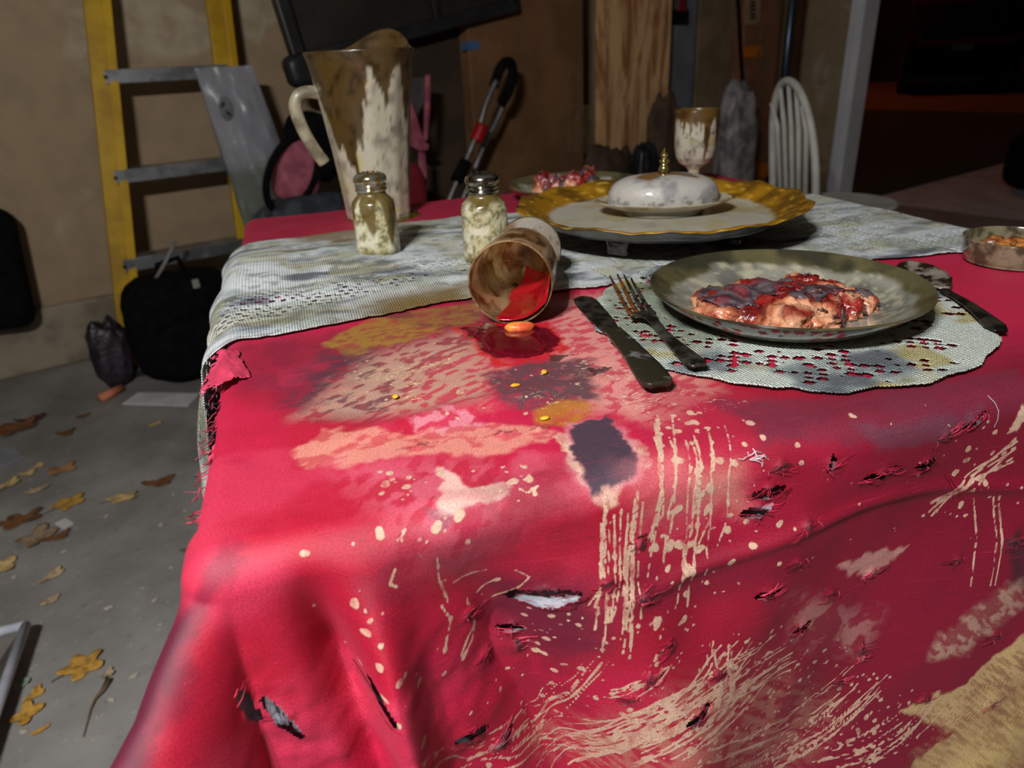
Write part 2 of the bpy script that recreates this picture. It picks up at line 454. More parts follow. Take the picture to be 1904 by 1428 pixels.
def polysdf(px, py, pts):
    d = np.full(px.shape, 1e9); s = np.ones(px.shape); n = len(pts); j = n-1
    for i in range(n):
        ex, ey = pts[j][0]-pts[i][0], pts[j][1]-pts[i][1]
        wx_, wy_ = px-pts[i][0], py-pts[i][1]
        h = np.clip((wx_*ex+wy_*ey)/(ex*ex+ey*ey+1e-12), 0, 1)
        d = np.minimum(d, (wx_-ex*h)**2+(wy_-ey*h)**2)
        c1 = py >= pts[i][1]; c2 = py < pts[j][1]; c3 = ex*wy_ > ey*wx_
        s = np.where((c1 & c2 & c3) | (~c1 & ~c2 & ~c3), -s, s); j = i
    return s*np.sqrt(d)
def stain(pix, col, amt=1.0, soft=.006, dn=0.0, ds=60, stretch=(1, 1), mode='c', seed=0, thr=.5, rot=0):
    """stain with a polygon outline given in photo pixels; dn = how broken it is"""
    soft = soft*.42 if soft < .016 else soft*.8
    pts = clp(pix); w_ = win(pts.min(0), pts.max(0), soft*3+.016)
    a_, b_ = wA[w_], wB[w_]
    m = sst(soft, -soft, polysdf(a_, b_, pts))
    if dn:
        ca, sa = math.cos(rot), math.sin(rot)
        x_, y_ = (A[w_]*ca+B[w_]*sa)*ds*stretch[0], (-A[w_]*sa+B[w_]*ca)*ds*stretch[1]
        x_ = x_+1.5*(fbm(A[w_]*26, B[w_]*26, 3, 150+seed)-.5); y_ = y_+1.6*(fbm(A[w_]*26+7, B[w_]*26, 3, 160+seed)-.5)
        nz = fbm(x_, y_, 5, 70+seed)
        m = m*((1-dn)+dn*sst(thr-.08, thr+.08, nz))
    m = m*amt
    if mode == 'c': C[w_] = mixc(C[w_], col, m)
    elif mode == 'd':
        dry[w_] = np.maximum(dry[w_], m); D[w_] = mixc(D[w_], col, np.clip(m*3, 0, 1))
    elif mode == 's': splat[w_] = np.maximum(splat[w_], m)
    elif mode == 'w': wet[w_] = np.maximum(wet[w_], m)
def capsule(p, q, r0, r1):
    w_ = win(np.minimum(p, q), np.maximum(p, q), max(r0, r1)*2.2+.002)
    a_, b_ = A[w_], B[w_]
    if a_.size == 0: return
    e = q-p; h = np.clip(((a_-p[0])*e[0]+(b_-p[1])*e[1])/(e@e+1e-12), 0, 1)
    d = np.hypot(a_-p[0]-e[0]*h, b_-p[1]-e[1]*h); r_ = r0+(r1-r0)*h
    splat[w_] = np.maximum(splat[w_], np.clip(1-.5*d/r_, 0, 1))      # .5 is the edge
def dots(pix, n, r, seed=0, squash=1):
    r_ = np.random.default_rng(seed); pts = clp(pix); lo, hi = pts.min(0), pts.max(0); k = 0; it = 0
    while k < n and it < n*30:
        it += 1
        p = lo+(hi-lo)*r_.random(2)
        if polysdf(p[:1], p[1:], pts)[0] < 0:
            rr = r*(.35+.9*r_.random()**2.5); capsule(p, p+rr*np.array([r_.normal()*.5, r_.normal()*.5]), rr, rr*.8); k += 1
def stroke(pix, r, wob=.0, seed=0, gaps=0.0, n=24, blobs=0.0):
    r_ = np.random.default_rng(seed+1000); pts = clp(pix)
    L = np.concatenate([[0], np.cumsum(np.hypot(*np.diff(pts, axis=0).T))]); s_ = np.linspace(0, L[-1], n)
    q = np.stack([np.interp(s_, L, pts[:, 0]), np.interp(s_, L, pts[:, 1])], -1)
    q = q+wob*np.stack([vn(s_*60, s_*0+seed, 3)-.5, vn(s_*60, s_*0+seed, 4)-.5], -1)
    wid = r*(.4+1.1*vn(np.arange(n)*.8, np.zeros(n)+seed*3.1, 5))
    for i in range(n-1):
        if r_.random() < gaps: continue
        capsule(q[i], q[i+1], wid[i], wid[i+1])
        if blobs and r_.random() < blobs: capsule(q[i], q[i], r*2.2, r*2.2)

CREAM = lin(212, 180, 156); PINKC = lin(214, 150, 140); GREYP = lin(86, 66, 84); DKP = lin(92, 24, 48); KHAKI = lin(150, 112, 42); PLUM = lin(78, 42, 56); OCH = lin(176, 112, 40)
# far part of the top
C = mixc(C, lin(120, 10, 40), sst(1.0, 1.1, B+.08*(n_big-.5))*.5)  # grazing-angle darkness of the far satin painted into the colour, plus staining
stain([(430, 645), (640, 615), (900, 560), (960, 600), (800, 690), (680, 770), (540, 765), (450, 735)], lin(120, 18, 48), .80, .03, .3, 40, seed=40, thr=.42)
stain([(600, 640), (700, 590), (890, 560), (890, 600), (740, 640), (640, 665)], KHAKI, .95, .010, .60, 110, (1, 2), seed=1, thr=.42, rot=.35)
stain([(700, 590), (880, 556), (900, 600), (820, 615)], DKP, .7, .01, .6, 60, seed=2)
stain([(590, 655), (700, 650), (760, 690), (720, 770), (600, 780), (540, 745)], PLUM, .9, .022, .8, 75, (1, 2.0), seed=3, thr=.44, rot=.4)
stain([(690, 660), (860, 620), (930, 680), (900, 750), (740, 770), (560, 770), (620, 730)], lin(186, 148, 128), .85, .024, .8, 95, (1, 2.2), seed=4, thr=.47, rot=.5)
stain([(690, 680), (860, 640), (900, 740), (740, 765), (640, 740)], lin(210, 190, 146), .74, .020, .55, 40, (1, 2.5), mode='d', seed=5, thr=.45, rot=.5)
stain([(1010, 560), (1110, 545), (1200, 640), (1330, 720), (1250, 790), (1080, 765), (1040, 680)], PINKC, .80, .020, .75, 95, (1, 2.0), seed=6, thr=.43, rot=.4)
stain([(1030, 640), (1160, 660), (1300, 735), (1220, 790), (1100, 760)], lin(222, 190, 164), .70, .018, .5, 40, (1, 2.5), mode='d', seed=7, thr=.45, rot=.4)
stain([(900, 690), (1000, 672), (1095, 670), (1105, 735), (1040, 765), (940, 752)], lin(84, 60, 66), .95, .014, .40, 200, seed=8, thr=.38)
stain([(900, 700), (1100, 690), (1110, 770), (1000, 790), (900, 760)], lin(220, 204, 150), .60, .014, .5, 60, mode='d', seed=8)
stain([(985, 755), (1090, 742), (1110, 775), (1050, 795), (990, 785)], OCH, .9, .008, .5, 110, seed=9, thr=.4)
stain([(840, 612), (960, 588), (1040, 612), (1060, 650), (1000, 680), (920, 678), (870, 640)], lin(190, 20, 18), .9, .006, .6, 200, seed=10, thr=.45)
stain([(850, 612), (960, 590), (1035, 618), (1045, 645), (985, 668), (915, 664), (880, 640)], lin(96, 4, 22), 1, .003)
stain([(850, 612), (960, 590), (1035, 618), (1045, 645), (985, 668), (915, 664), (880, 640)], 0, 1, .003, mode='w')
stain([(1090, 686), (1128, 682), (1100, 698)], lin(44, 34, 34), .9, .001)
stain([(1018, 660), (1064, 655), (1050, 672), (1026, 674)], lin(52, 40, 36), .9, .001)
stain([(1180, 700), (1330, 722), (1420, 748), (1330, 775), (1190, 745)], CREAM, .62, .010, 0, mode='d', seed=11)
# front strip of the top, left and middle
stain([(560, 840), (600, 800), (690, 790), (760, 812), (900, 790), (1000, 790), (1040, 810), (900, 850), (780, 850), (640, 872), (570, 868)], lin(212, 138, 122), .85, .007, .65, 100, (1, 1.6), seed=12, thr=.43, rot=.2)
stain([(770, 770), (850, 755), (900, 790), (840, 815), (770, 805)], lin(216, 136, 150), .75, .006, .9, 120, seed=13, thr=.5)
stain([(640, 870), (900, 860), (960, 960), (880, 1040), (760, 1010), (700, 930)], lin(214, 110, 130), .55, .03, .8, 70, (1, 2), seed=14, thr=.5, rot=.9)
stain([(805, 905), (825, 870), (860, 905), (930, 895), (955, 905), (920, 940), (860, 950), (812, 948)], lin(222, 182, 170), .9, .003, .25, 90, seed=15, thr=.4)
stain([(790, 940), (870, 950), (830, 975), (800, 965)], lin(120, 70, 86), .6, .006)
stain([(960, 840), (1090, 850), (1130, 930), (1040, 960), (950, 920)], lin(206, 90, 112), .6, .014, .5, 60, seed=16)
stain([(1050, 790), (1120, 780), (1170, 800), (1195, 860), (1190, 905), (1120, 925), (1075, 880)], lin(212, 140, 150), .8, .008, .3, 80, seed=17)
stain([(1062, 792), (1130, 778), (1160, 812), (1185, 870), (1175, 900), (1115, 912), (1085, 860)], lin(66, 52, 66), 1, .004)
stain([(1030, 808), (1060, 806), (1090, 868), (1110, 905), (1090, 880), (1050, 830)], CREAM, .9, .003, .5, 160, seed=18)
stain([(1165, 818), (1180, 815), (1215, 870), (1195, 890)], CREAM, .7, .003, .6, 160, seed=19)
stain([(1110, 912), (1165, 908), (1150, 950), (1122, 945)], CREAM, .8, .004, .5, 140, seed=20)
stain([(1200, 700), (1480, 760), (1400, 850), (1210, 840)], lin(170, 34, 60), .6, .02)
stain([(1330, 740), (1520, 745), (1800, 700), (1904, 690), (1904, 740), (1850, 780), (1600, 830), (1420, 840)], lin(104, 38, 58), .8, .014, .25, 30, seed=21)
stain([(1600, 800), (1750, 760), (1830, 770), (1760, 820), (1640, 845)], lin(96, 62, 78), .55, .012)
stain([(1230, 880), (1380, 850), (1390, 940), (1210, 960)], lin(206, 140, 128), .6, .016, .6, 40, seed=22)
stain([(1160, 860), (1260, 850), (1300, 980), (1180, 1000)], lin(206, 120, 124), .4, .02, .5, 40, seed=23)
# pale haze and the dark edge near the left
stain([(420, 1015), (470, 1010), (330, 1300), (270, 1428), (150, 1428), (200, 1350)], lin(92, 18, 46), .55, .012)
stain([(900, 1070), (1100, 1080), (1150, 1180), (1020, 1230), (930, 1160)], lin(84, 22, 44), .85, .02)
stain([(700, 1020), (900, 1000), (880, 1080), (700, 1100)], lin(140, 60, 72), .6, .02, .6, 60, seed=24)
stain([(1130, 1080), (1500, 1000), (1560, 1020), (1300, 1120), (1140, 1150)], lin(110, 14, 40), .75, .02)
stain([(1560, 1060), (1600, 1030), (1690, 1015), (1660, 1040), (1600, 1075)], lin(196, 150, 140), .8, .004, .2, 90, seed=25)
stain([(1860, 1010), (1904, 980), (1904, 1100), (1880, 1090)], lin(52, 30, 40), .8, .01)
stain([(1740, 1180), (1890, 1080), (1904, 1120), (1800, 1220), (1730, 1230)], lin(190, 160, 140), .7, .014, .8, 90, (1, 3), seed=26, rot=-.8)
stain([(1470, 1110), (1640, 1150), (1600, 1210), (1480, 1190)], lin(196, 150, 142), .5, .016, .9, 90, seed=27)
stain([(990, 1400), (1230, 1300), (1420, 1240), (1560, 1330), (1480, 1428), (1000, 1428)], lin(190, 146, 120), .40, .03, .9, 70, (1, 3.5), seed=28, rot=-.6)
# big cream patch at the lower right
stain([(1680, 1325), (1800, 1262), (1904, 1190), (1990, 1140), (2000, 1520), (1640, 1520), (1700, 1420), (1770, 1370)], lin(196, 168, 118), 1, .004, .2, 60, (1, 3), seed=29, thr=.3, rot=-.7)
stain([(1780, 1390), (1904, 1300), (1980, 1260), (1960, 1500), (1760, 1500)], lin(206, 182, 120), .8, .01, .5, 50, seed=30)
stain([(1700, 1330), (1904, 1200), (1990, 1160), (1990, 1280), (1760, 1390)], lin(140, 96, 70), .8, .008, .95, 110, (.6, 6), seed=31, thr=.56, rot=-.75)
stain([(1700, 1400), (1800, 1330), (1990, 1200), (2000, 1500), (1660, 1500)], lin(150, 112, 74), .7, .01, .95, 120, (.5, 4), seed=35, thr=.57, rot=-.75)
stain([(1885, 750), (1904, 735), (1904, 790), (1888, 790)], CREAM, .95, .002)
# dry-brush and streaks at the lower right
r2 = np.random.default_rng(5)
def streaks(n, x0, y0, x1, y1, sx0, sx1, w_, seed, gaps=.12, curve=30, blobs=.04):
    r_ = np.random.default_rng(seed)
    for i in range(n):
        f_ = r_.random(); g_ = r_.normal()*.12
        ax = x0+sx0*(f_-.5)+r_.normal()*8; ay = y0+.42*sx0*(f_-.5)+r_.normal()*10
        bx_ = x1+sx1*(f_-.5)+r_.normal()*8; by_ = y1+.42*sx1*(f_-.5)+r_.normal()*14
        l0 = r_.random()*.35; l1 = 1-r_.random()*.35
        def pt(u): return (ax+(bx_-ax)*u+curve*math.sin(PI*u)*.6, ay+(by_-ay)*u+curve*math.sin(PI*u))
        us_ = np.linspace(l0, l1, 5)
        stroke([pt(u) for u in us_], w_*(.4+1.1*r_.random()), .0015, seed*50+i, gaps, 22, blobs)
streaks(30, 960, 1425, 1500, 1185, 100, 70, .00058, 1)
streaks(20, 1150, 1440, 1440, 1190, 130, 130, .0007, 2)
streaks(22, 1290, 1440, 1640, 1235, 120, 70, .0006, 3)
streaks(16, 1480, 1420, 1740, 1280, 70, 50, .0006, 4)
streaks(9, 1080, 1300, 1270, 1180, 60, 40, .0006, 6)
streaks(10, 800, 1440, 1130, 1210, 60, 70, .0005, 7)
streaks(7, 1330, 1330, 1350, 1200, 160, 120, .0008, 8)
for i in range(7):
    stroke([(1740+r2.normal()*8, 950+r2.normal()*14), (1810+r2.normal()*8, 890+r2.normal()*14), (1890, 830+r2.normal()*16)], .0009, .002, 300+i, .2, 18, .1)
# long thin drips
for i in range(15):
    x_ = 1105+r2.random()*95; y_ = 905+r2.random()*80
    stroke([(x_, y_), (x_+r2.normal()*4-4, (y_+1215)/2), (x_-12+r2.normal()*6, 1120+r2.random()*110)], .00062+.0003*r2.random(), .0006, 400+i, .16, 40, .05)
for i in range(13):
    x_ = 1215+r2.random()*140; y_ = 770+r2.random()*70
    stroke([(x_, y_), (x_+8, y_+90), (x_+2+r2.normal()*6, y_+170), (x_-14, y_+200+r2.random()*110)], .00062+.0002*r2.random(), .0006, 440+i, .12, 40, .06)
for x_ in (1812, 1848, 1858): stroke([(x_, 925), (x_+4, 1000), (x_-8, 1090)], .0008, .0006, 480+x_, .1, 24)
for pl_ in ([(820, 1125), (835, 1150), (828, 1210)], [(868, 1110), (880, 1160), (858, 1215)], [(885, 1150), (880, 1190), (862, 1225)], [(815, 1040), (820, 1080), (836, 1120)], [(905, 1060), (860, 1072), (843, 1082)], [(915, 1110), (960, 1098), (985, 1075), (960, 1060)], [(885, 1100), (905, 1085), (930, 1075)], [(1000, 905), (980, 920), (965, 912)], [(735, 1060), (720, 1085), (745, 1095)]):
    stroke(pl_, .0008, .0008, int(pl_[0][0]), .05, 22, .05)
dots([(1190, 740), (1400, 770), (1380, 1100), (1180, 1180)], 90, .0026, 11)
dots([(700, 870), (1000, 860), (1000, 1000), (720, 1020)], 40, .0026, 12)
dots([(560, 980), (900, 1000), (950, 1428), (600, 1300)], 40, .0020, 13)
dots([(950, 1100), (1300, 1120), (1300, 1428), (900, 1428)], 120, .0020, 14)
dots([(1280, 1180), (1500, 1150), (1680, 1260), (1600, 1428), (1200, 1428)], 200, .0019, 15)
dots([(1500, 1350), (1700, 1280), (1800, 1330), (1640, 1428), (1500, 1428)], 70, .0021, 16)
dots([(1400, 780), (1850, 740), (1850, 1000), (1400, 1100)], 40, .0018, 17)
dots([(1750, 820), (1904, 760), (1904, 960), (1760, 960)], 30, .0024, 18)
dots([(600, 650), (900, 620), (1150, 760), (950, 800), (620, 780)], 60, .0014, 19)
stain([(880, 900), (1060, 870), (1090, 1000), (1000, 1060), (880, 1040)], lin(104, 10, 34), .6, .03, .4, 50, seed=50)
stain([(640, 1020), (760, 1000), (800, 1120), (700, 1200)], lin(96, 20, 44), .5, .03, .6, 60, seed=51)
stain([(830, 1220), (1000, 1180), (1080, 1330), (900, 1400)], lin(110, 10, 36), .5, .03, .5, 50, seed=52)
# ---- tears: (x, y, half length m, half width m, angle) ; angle in cloth plane
TEARS = [(1010, 1112, .024, .0085, .12), (466, 1312, .019, .0060, -1.05), (530, 1335, .021, .0034, -1.15), (712, 1305, .012, .0022, -1.05), (1640, 880, .020, .0026, .06), (1720, 862, .010, .0042, .05), (1430, 912, .014, .0036, .03), (1405, 948, .014, .0040, .05),
         (1450, 870, .010, .0024, .02), (1545, 862, .007, .0028, 1.4), (1500, 975, .009, .002, .35), (880, 1365, .013, .0042, -.2), (935, 1375, .010, .0040, .2), (1300, 1330, .012, .0030, .25), (1335, 1255, .009, .0020, .3), (1600, 1205, .012, .0022, 1.4), (1560, 1265, .009, .0022, .2), (1720, 1298, .010, .0024, 0),
         (1430, 1105, .012, .0030, .02), (1490, 1165, .009, .0026, .25), (1190, 1010, .007, .0022, .9), (870, 1140, .007, .0020, -.7), (950, 1165, .011, .0030, -.3), (965, 1200, .008, .0026, -1.2), (1245, 1200, .007, .0022, 1.3), (1205, 1262, .007, .0020, 1.2), (780, 832, .006, .0010, .1), (1000, 797, .012, .0010, -.1), (930, 808, .016, .0008, .05),
         (1810, 785, .013, .0022, .45), (1760, 808, .010, .0020, .45), (1885, 1010, .010, .0030, .2), (1850, 1180, .008, .0020, 1.2), (1840, 1310, .006, .0020, .4), (335, 1400, .010, .003, .6), (1130, 1085, .010, .0022, .1), (1165, 1300, .006, .0016, .8), (1480, 1045, .008, .0014, .05), (1200, 1110, .011, .0026, -.2), (905, 1215, .005, .0018, 0), (1620, 1065, .008, .0018, .1), (1545, 1105, .006, .0016, .1), (1780, 1040, .006, .0016, .1)]
oxx, oyy = np.maximum(X0-A, 0), np.maximum(Y0-B, 0)
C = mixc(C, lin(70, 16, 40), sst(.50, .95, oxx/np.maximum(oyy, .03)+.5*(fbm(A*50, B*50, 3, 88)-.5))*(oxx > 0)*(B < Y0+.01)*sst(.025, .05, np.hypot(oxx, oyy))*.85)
hole = np.zeros(A.shape, bool); LIP = np.zeros(A.shape); threads = MB()
tear_info = []
for i, (px_, py_, L_, W_, an) in enumerate(TEARS):
    c0 = cl(px_, py_); w_ = win(c0-L_*2, c0+L_*2, .004)
    a_, b_ = A[w_]-c0[0], B[w_]-c0[1]
    ca, sa = math.cos(an), math.sin(an)
    x_, y_ = (a_*ca+b_*sa)/L_, (-a_*sa+b_*ca)/W_
    rr = np.abs(x_)**1.6+np.abs(y_)**1.5
    nz = fbm(A[w_]*500, B[w_]*500, 2, 90+i)
    rr = rr*(0.7+.7*nz)
    solid = i not in (0, 1, 2, 3, 4, 5, 6, 7, 9, 11, 12, 13, 18, 19, 22, 29, 34)
    if not solid: hole[w_] |= rr < .85
    else: C[w_] = mixc(C[w_], (.016, .008, .012), sst(.95, .6, rr*1.6)*.85)  # closed tears: dark inside of a hole painted black onto the cloth
    ring = np.exp(-np.maximum(np.hypot(x_*L_, y_*W_)-W_*1.1*np.sqrt(np.clip(1-np.abs(x_)**2, 0, 1)), 0)/.0022)*(np.abs(x_) < 1.25)
    dark = ring*(.2+.8*nz)*(.2 if W_ < .0015 else (.35 if i in (1, 2, 3) else .55))
    C[w_] = mixc(C[w_], (.018, .010, .014), np.clip(dark, 0, .95))
    splat[w_] *= (1-np.clip(ring, 0, 1)); LIP[w_] += np.clip(ring, 0, 1)*.0022*(.5+nz)
    tear_info.append((c0, L_, W_, an))
# torn left edge between the corner and the runner: the cloth ends just past the table edge there
edge = .010+.012*fbm(B*60, B*0, 3, 5)+.02*sst(.02, .0, np.abs(B-.585))
torn = (A < X0-edge) & (B > Y0+.02) & (B < .66)
hole |= torn
rim = np.exp(-np.abs(A-(X0-edge))/.006)*(B > Y0+.02)*(B < .66)
C = mixc(C, (.03, .008, .015), np.clip(rim*fbm(A*300, B*300, 2, 6)*.3, 0, .3))
# slack rows of slubs (raised threads along the weave)
P[..., 2] += np.where(B > Y0, LIP, 0); P[..., 1] -= np.where(B < Y0, LIP, 0)

t = NT('stained_red_satin')
uv = t.n('ShaderNodeUVMap', uv_map='UVMap').outputs[0]
def mp(sc):
    m_ = t.n('ShaderNodeMapping'); m_.inputs['Scale'].default_value = sc; t.l(uv, m_.inputs[0]); return m_.outputs[0]
col = t.n('ShaderNodeAttribute', attribute_name='Col').outputs['Color']
dcol = t.n('ShaderNodeAttribute', attribute_name='DCol').outputs['Color']
dr = t.n('ShaderNodeAttribute', attribute_name='dry').outputs['Fac']
sp = t.n('ShaderNodeAttribute', attribute_name='splat').outputs['Fac']
wt = t.n('ShaderNodeAttribute', attribute_name='wet').outputs['Fac']
slub = t.noise(mp((13, 620, 1)), 1.0, 4, .7)
grain = t.noise(mp((800, 1000, 1)), 1.0, 4, .8)
warp = t.noise(mp((900, 1500, 1)), 1.0, 1)
brush = t.noise(mp((160, 420, 1)), 1.0, 4, .65, 1.2)
c = t.mix(t.ramp(slub, .60, .70), col, t.mix(.34, col, lin(226, 60, 98)))
c = t.mix(t.ramp(slub, .36, .28), c, t.mix(.45, c, (.05, .004, .014)))
f_dry = t.ramp(t.math('ADD', t.math('MULTIPLY', dr, .62), brush), .98, 1.06)
c = t.mix(f_dry, c, dcol)
spn = t.noise(mp((1100, 1100, 1)), 1.0, 2)
f_sp = t.ramp(t.math('ADD', sp, t.math('MULTIPLY', t.math('SUBTRACT', spn, .5), .22)), .48, .56)
c = t.mix(t.math('MULTIPLY', f_sp, t.ramp(t.noise(mp((120, 60, 1)), 1.0, 3), .18, .55)), c, t.mix(t.noise(mp((300, 300, 1)), 1.0), lin(216, 188, 160), lin(184, 138, 122)))
g = t.math('MULTIPLY_ADD', grain, 3.0); g.node.inputs[2].default_value = -.50
g = t.mix(wt, t.n('ShaderNodeCombineColor').outputs[0], (1, 1, 1)) if False else g
cc = t.n('ShaderNodeCombineColor'); [t.l(g, cc.inputs[i]) for i in range(3)]
c = t.mix(t.math('SUBTRACT', 1.0, wt), c, t.mix(1.0, c, cc.outputs[0], 'MULTIPLY'))
ro = t.math('SUBTRACT', .55, t.math('MULTIPLY', wt, .43))
t.set(Base_Color=c, Roughness=ro, Sheen_Weight=.10, Sheen_Roughness=.4, Sheen_Tint=lin(255, 120, 150))
hgt = t.math('ADD', t.math('MULTIPLY', grain, .5), t.math('ADD', t.math('MULTIPLY', slub, .35), t.math('MULTIPLY', f_sp, .6)))
t.bump(t.math('MULTIPLY', hgt, t.math('SUBTRACT', 1.0, wt)), .55, .0009)
M_cloth = t.m
keep = ~(hole[:-1, :-1] | hole[1:, 1:])
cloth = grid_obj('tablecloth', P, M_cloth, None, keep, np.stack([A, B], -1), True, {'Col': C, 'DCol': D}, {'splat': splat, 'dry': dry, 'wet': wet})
tag(cloth, 'torn red satin tablecloth splattered with cream and purple paint', 'tablecloth')

# frayed threads round every tear
M_thr = mat('red_thread', lin(214, 44, 80), lin(120, 10, 36), 90, .6)
M_thrd = mat('dark_thread', (.03, .012, .018), (.010, .008, .010), 90, .7)
M_thrw = mat('white_thread', lin(206, 196, 200), None, 90, .7)
def thread(mb, a0, b0, da, db, L_, lift, r=.00022, curl=1.0, sag=0):
    n = 5; q = []
    ang = math.atan2(db, da)
    a_, b_ = a0, b0
    for k in range(n):
        p_ = drape(np.array([a_]), np.array([b_]))[0]
        nrm = np.array([0, 0, 1.0]) if b_ > Y0 else np.array([0, -1.0, .15])
        h = lift*math.sin(PI*min(k/(n-1), .9))+.0012
        q.append(Vector(p_+nrm*h))
        a_ += math.cos(ang)*L_/n; b_ += math.sin(ang)*L_/n-sag*k; ang += random.gauss(0, .35)*curl
    mb.tube(q, r, 3, False)
tr, td, tw = MB(), MB(), MB()
for ti, (c0, L_, W_, an) in enumerate(tear_info):
    clean = ti in (1, 2, 3)
    nth = 4 if clean else (int(9+L_*650) if W_ > .0012 else 3)
    lean = random.choice((0, PI)); slant = random.gauss(.08, .12)
    for k in range(nth):
        u = random.uniform(-1.1, .5); sgn = random.choice((-1, 1)); vv = sgn*W_*math.sqrt(max(0, 1-u*u))*random.uniform(.3, 1.3)
        if lean: u = -u
        a0 = c0[0]+u*L_*math.cos(an)-vv*math.sin(an); b0 = c0[1]+u*L_*math.sin(an)+vv*math.cos(an)
        if random.random() < .78: dirn = (an if abs(an) < .5 else 0)+lean+slant+random.gauss(0, .16); ln_ = random.uniform(.006, .018)
        else: dirn = -PI/2+random.gauss(0, .35); ln_ = random.uniform(.003, .008)
        thread(tr if random.random() < .8 else td, a0, b0, math.cos(dirn), math.sin(dirn), ln_, random.uniform(.0004, .0022), random.choice((.00012, .00016, .00022)), .22)
for k in range(60):   # torn left edge
    b0 = random.uniform(Y0+.03, .65); e0 = .012
    q = [Vector((X0-.012-random.uniform(0, .004), b0, ZT-.008))]
    for j in range(4): q.append(q[-1]+Vector((random.uniform(-.004, -.0005), random.gauss(0, .002), random.uniform(-.003, .001))))
    (tr if random.random() < .85 else td).tube(q, .0003, 4)
for k in range(7):
    c0 = cl(1390+random.gauss(0, 14), 850+random.gauss(0, 4)); thread(tw, c0[0], c0[1], 1, random.gauss(0, .6), .012, .002, .0003, 2.5)
c0 = cl(1835, 735); thread(tw, c0[0], c0[1], .3, -1, .030, .001, .00018, .6)
c0 = cl(1752, 880); thread(tr, c0[0], c0[1], .5, -1, .034, .003, .0003, .5); thread(tr, c0[0]+.004, c0[1]-.002, .5, -1, .030, .004, .0003, .6)
tag(tr.build('frayed_threads', M_thr, cloth), kind='stuff')
tag(td.build('charred_threads', M_thrd, cloth), kind='stuff')
tag(tw.build('loose_white_threads', M_thrw, cloth), kind='stuff')
# torn flap of cloth curling outwards at the left edge, and hanging scraps
def flap(name, pts, seed, bulge=.012):
    n, m_ = 44, 40
    U, V = np.meshgrid(np.linspace(0, 1, n), np.linspace(0, 1, m_))
    p = [np.array(q) for q in pts]     # root0, root1, tip1, tip0
    base_ = (p[0]*(1-V)[..., None]+p[1]*V[..., None])*(1-U)[..., None]+(p[3]*(1-V)[..., None]+p[2]*V[..., None])*U[..., None]
    base_[..., 2] += bulge*np.sin(PI*U*.9)+.003*(fbm(U*4, V*4, 3, seed)-.5)
    ragged = (U > .84+.9*(fbm(U*5, V*9, 4, seed+3)-.5)-.3*np.abs(V-.5)) | (np.abs(V-.5) > .47-.12*fbm(U*8, V*0+seed, 3, seed+8))
    base_[..., 0] += .006*(fbm(U*5, V*7, 3, seed+5)-.5)
    cc_ = mixc(np.ones(U.shape+(3,))*np.array(lin(226, 70, 104)), lin(150, 30, 60), fbm(U*6, V*6, 3, seed)*.8)
    return grid_obj(name, base_, M_flap, cloth, ~(ragged[:-1, :-1]), None, True, {'Col': cc_}, None, .0006)
M_flap = mat_attr('torn_satin', .6, grain=.3, gscale=900)
flap('torn_flap', [(X0+.012, .545, ZT+.001), (X0-.004, .625, ZT+.002), (X0-.028, .612, ZT-.012), (X0-.034, .520, ZT-.010)], 1, .010)
flap('torn_flap', [(X0-.008, .370, ZT-.004), (X0-.008, .400, ZT-.004), (X0-.016, .398, ZT-.028), (X0-.018, .372, ZT-.034)], 2, .002)
flap('torn_flap', [(X0-.008, .452, ZT-.004), (X0-.008, .470, ZT-.004), (X0-.018, .466, ZT-.018), (X0-.020, .450, ZT-.020)], 3, .002)

# white liner cloth below, seen through the tears
la = np.unique(np.concatenate([np.linspace(X0-.4, X0, 60), np.linspace(X0, X1, 90), np.linspace(X1, X1+.32, 30)])); lb = np.unique(np.concatenate([np.linspace(Y0-.54, Y0, 100), np.linspace(Y0, Y1, 40), np.linspace(Y1, Y1+.28, 30)]))
LA, LB = np.meshgrid(la, lb)
LPc = drape(LA, LB, -.0065)
fo = np.where(LB < Y0, 1, 0)
LPc[..., 1] += .006*fo*sst(0, .05, Y0-LB)
M_liner = mat('white_liner', lin(206, 208, 218), lin(176, 178, 190), 60, .6, bump=.2)
liner = grid_obj('liner_cloth', LPc, M_liner)
tag(liner, 'white liner cloth showing through the tears of the red tablecloth', 'cloth')

# ---- lace runner
def lace_mat(name, seed):
    t = NT(name)
    uv = t.n('ShaderNodeUVMap', uv_map='UVMap').outputs[0]
    m1 = t.n('ShaderNodeMapping'); m1.inputs['Scale'].default_value = (1, 1, 1); t.l(uv, m1.inputs[0])
    w1 = t.n('ShaderNodeTexWave', wave_type='BANDS', bands_direction='X'); w1.inputs['Scale'].default_value = 125; w1.inputs['Distortion'].default_value = .8
    w2 = t.n('ShaderNodeTexWave', wave_type='BANDS', bands_direction='Y'); w2.inputs['Scale'].default_value = 125; w2.inputs['Distortion'].default_value = .8
    t.l(m1.outputs[0], w1.inputs[0]); t.l(m1.outputs[0], w2.inputs[0])
    knit = t.math('MULTIPLY', w1.outputs['Fac'], w2.outputs['Fac'])
    col = t.n('ShaderNodeAttribute', attribute_name='Col').outputs['Color']
    nz = t.noise(m1.outputs[0], 700, 3)
    c = t.mix(t.math('MULTIPLY', t.ramp(knit, .30, .02), .42), col, t.mix(.6, col, (.05, .05, .045)))
    c = t.mix(t.math('MULTIPLY', t.ramp(nz, .5, .3), .35), c, t.mix(.5, c, (.08, .075, .06)))
    t.set(Base_Color=c, Roughness=.8); t.bump(t.math('ADD', knit, nz), 1.0, .0018)
    return t.m
M_lace = lace_mat('stained_lace', 1)
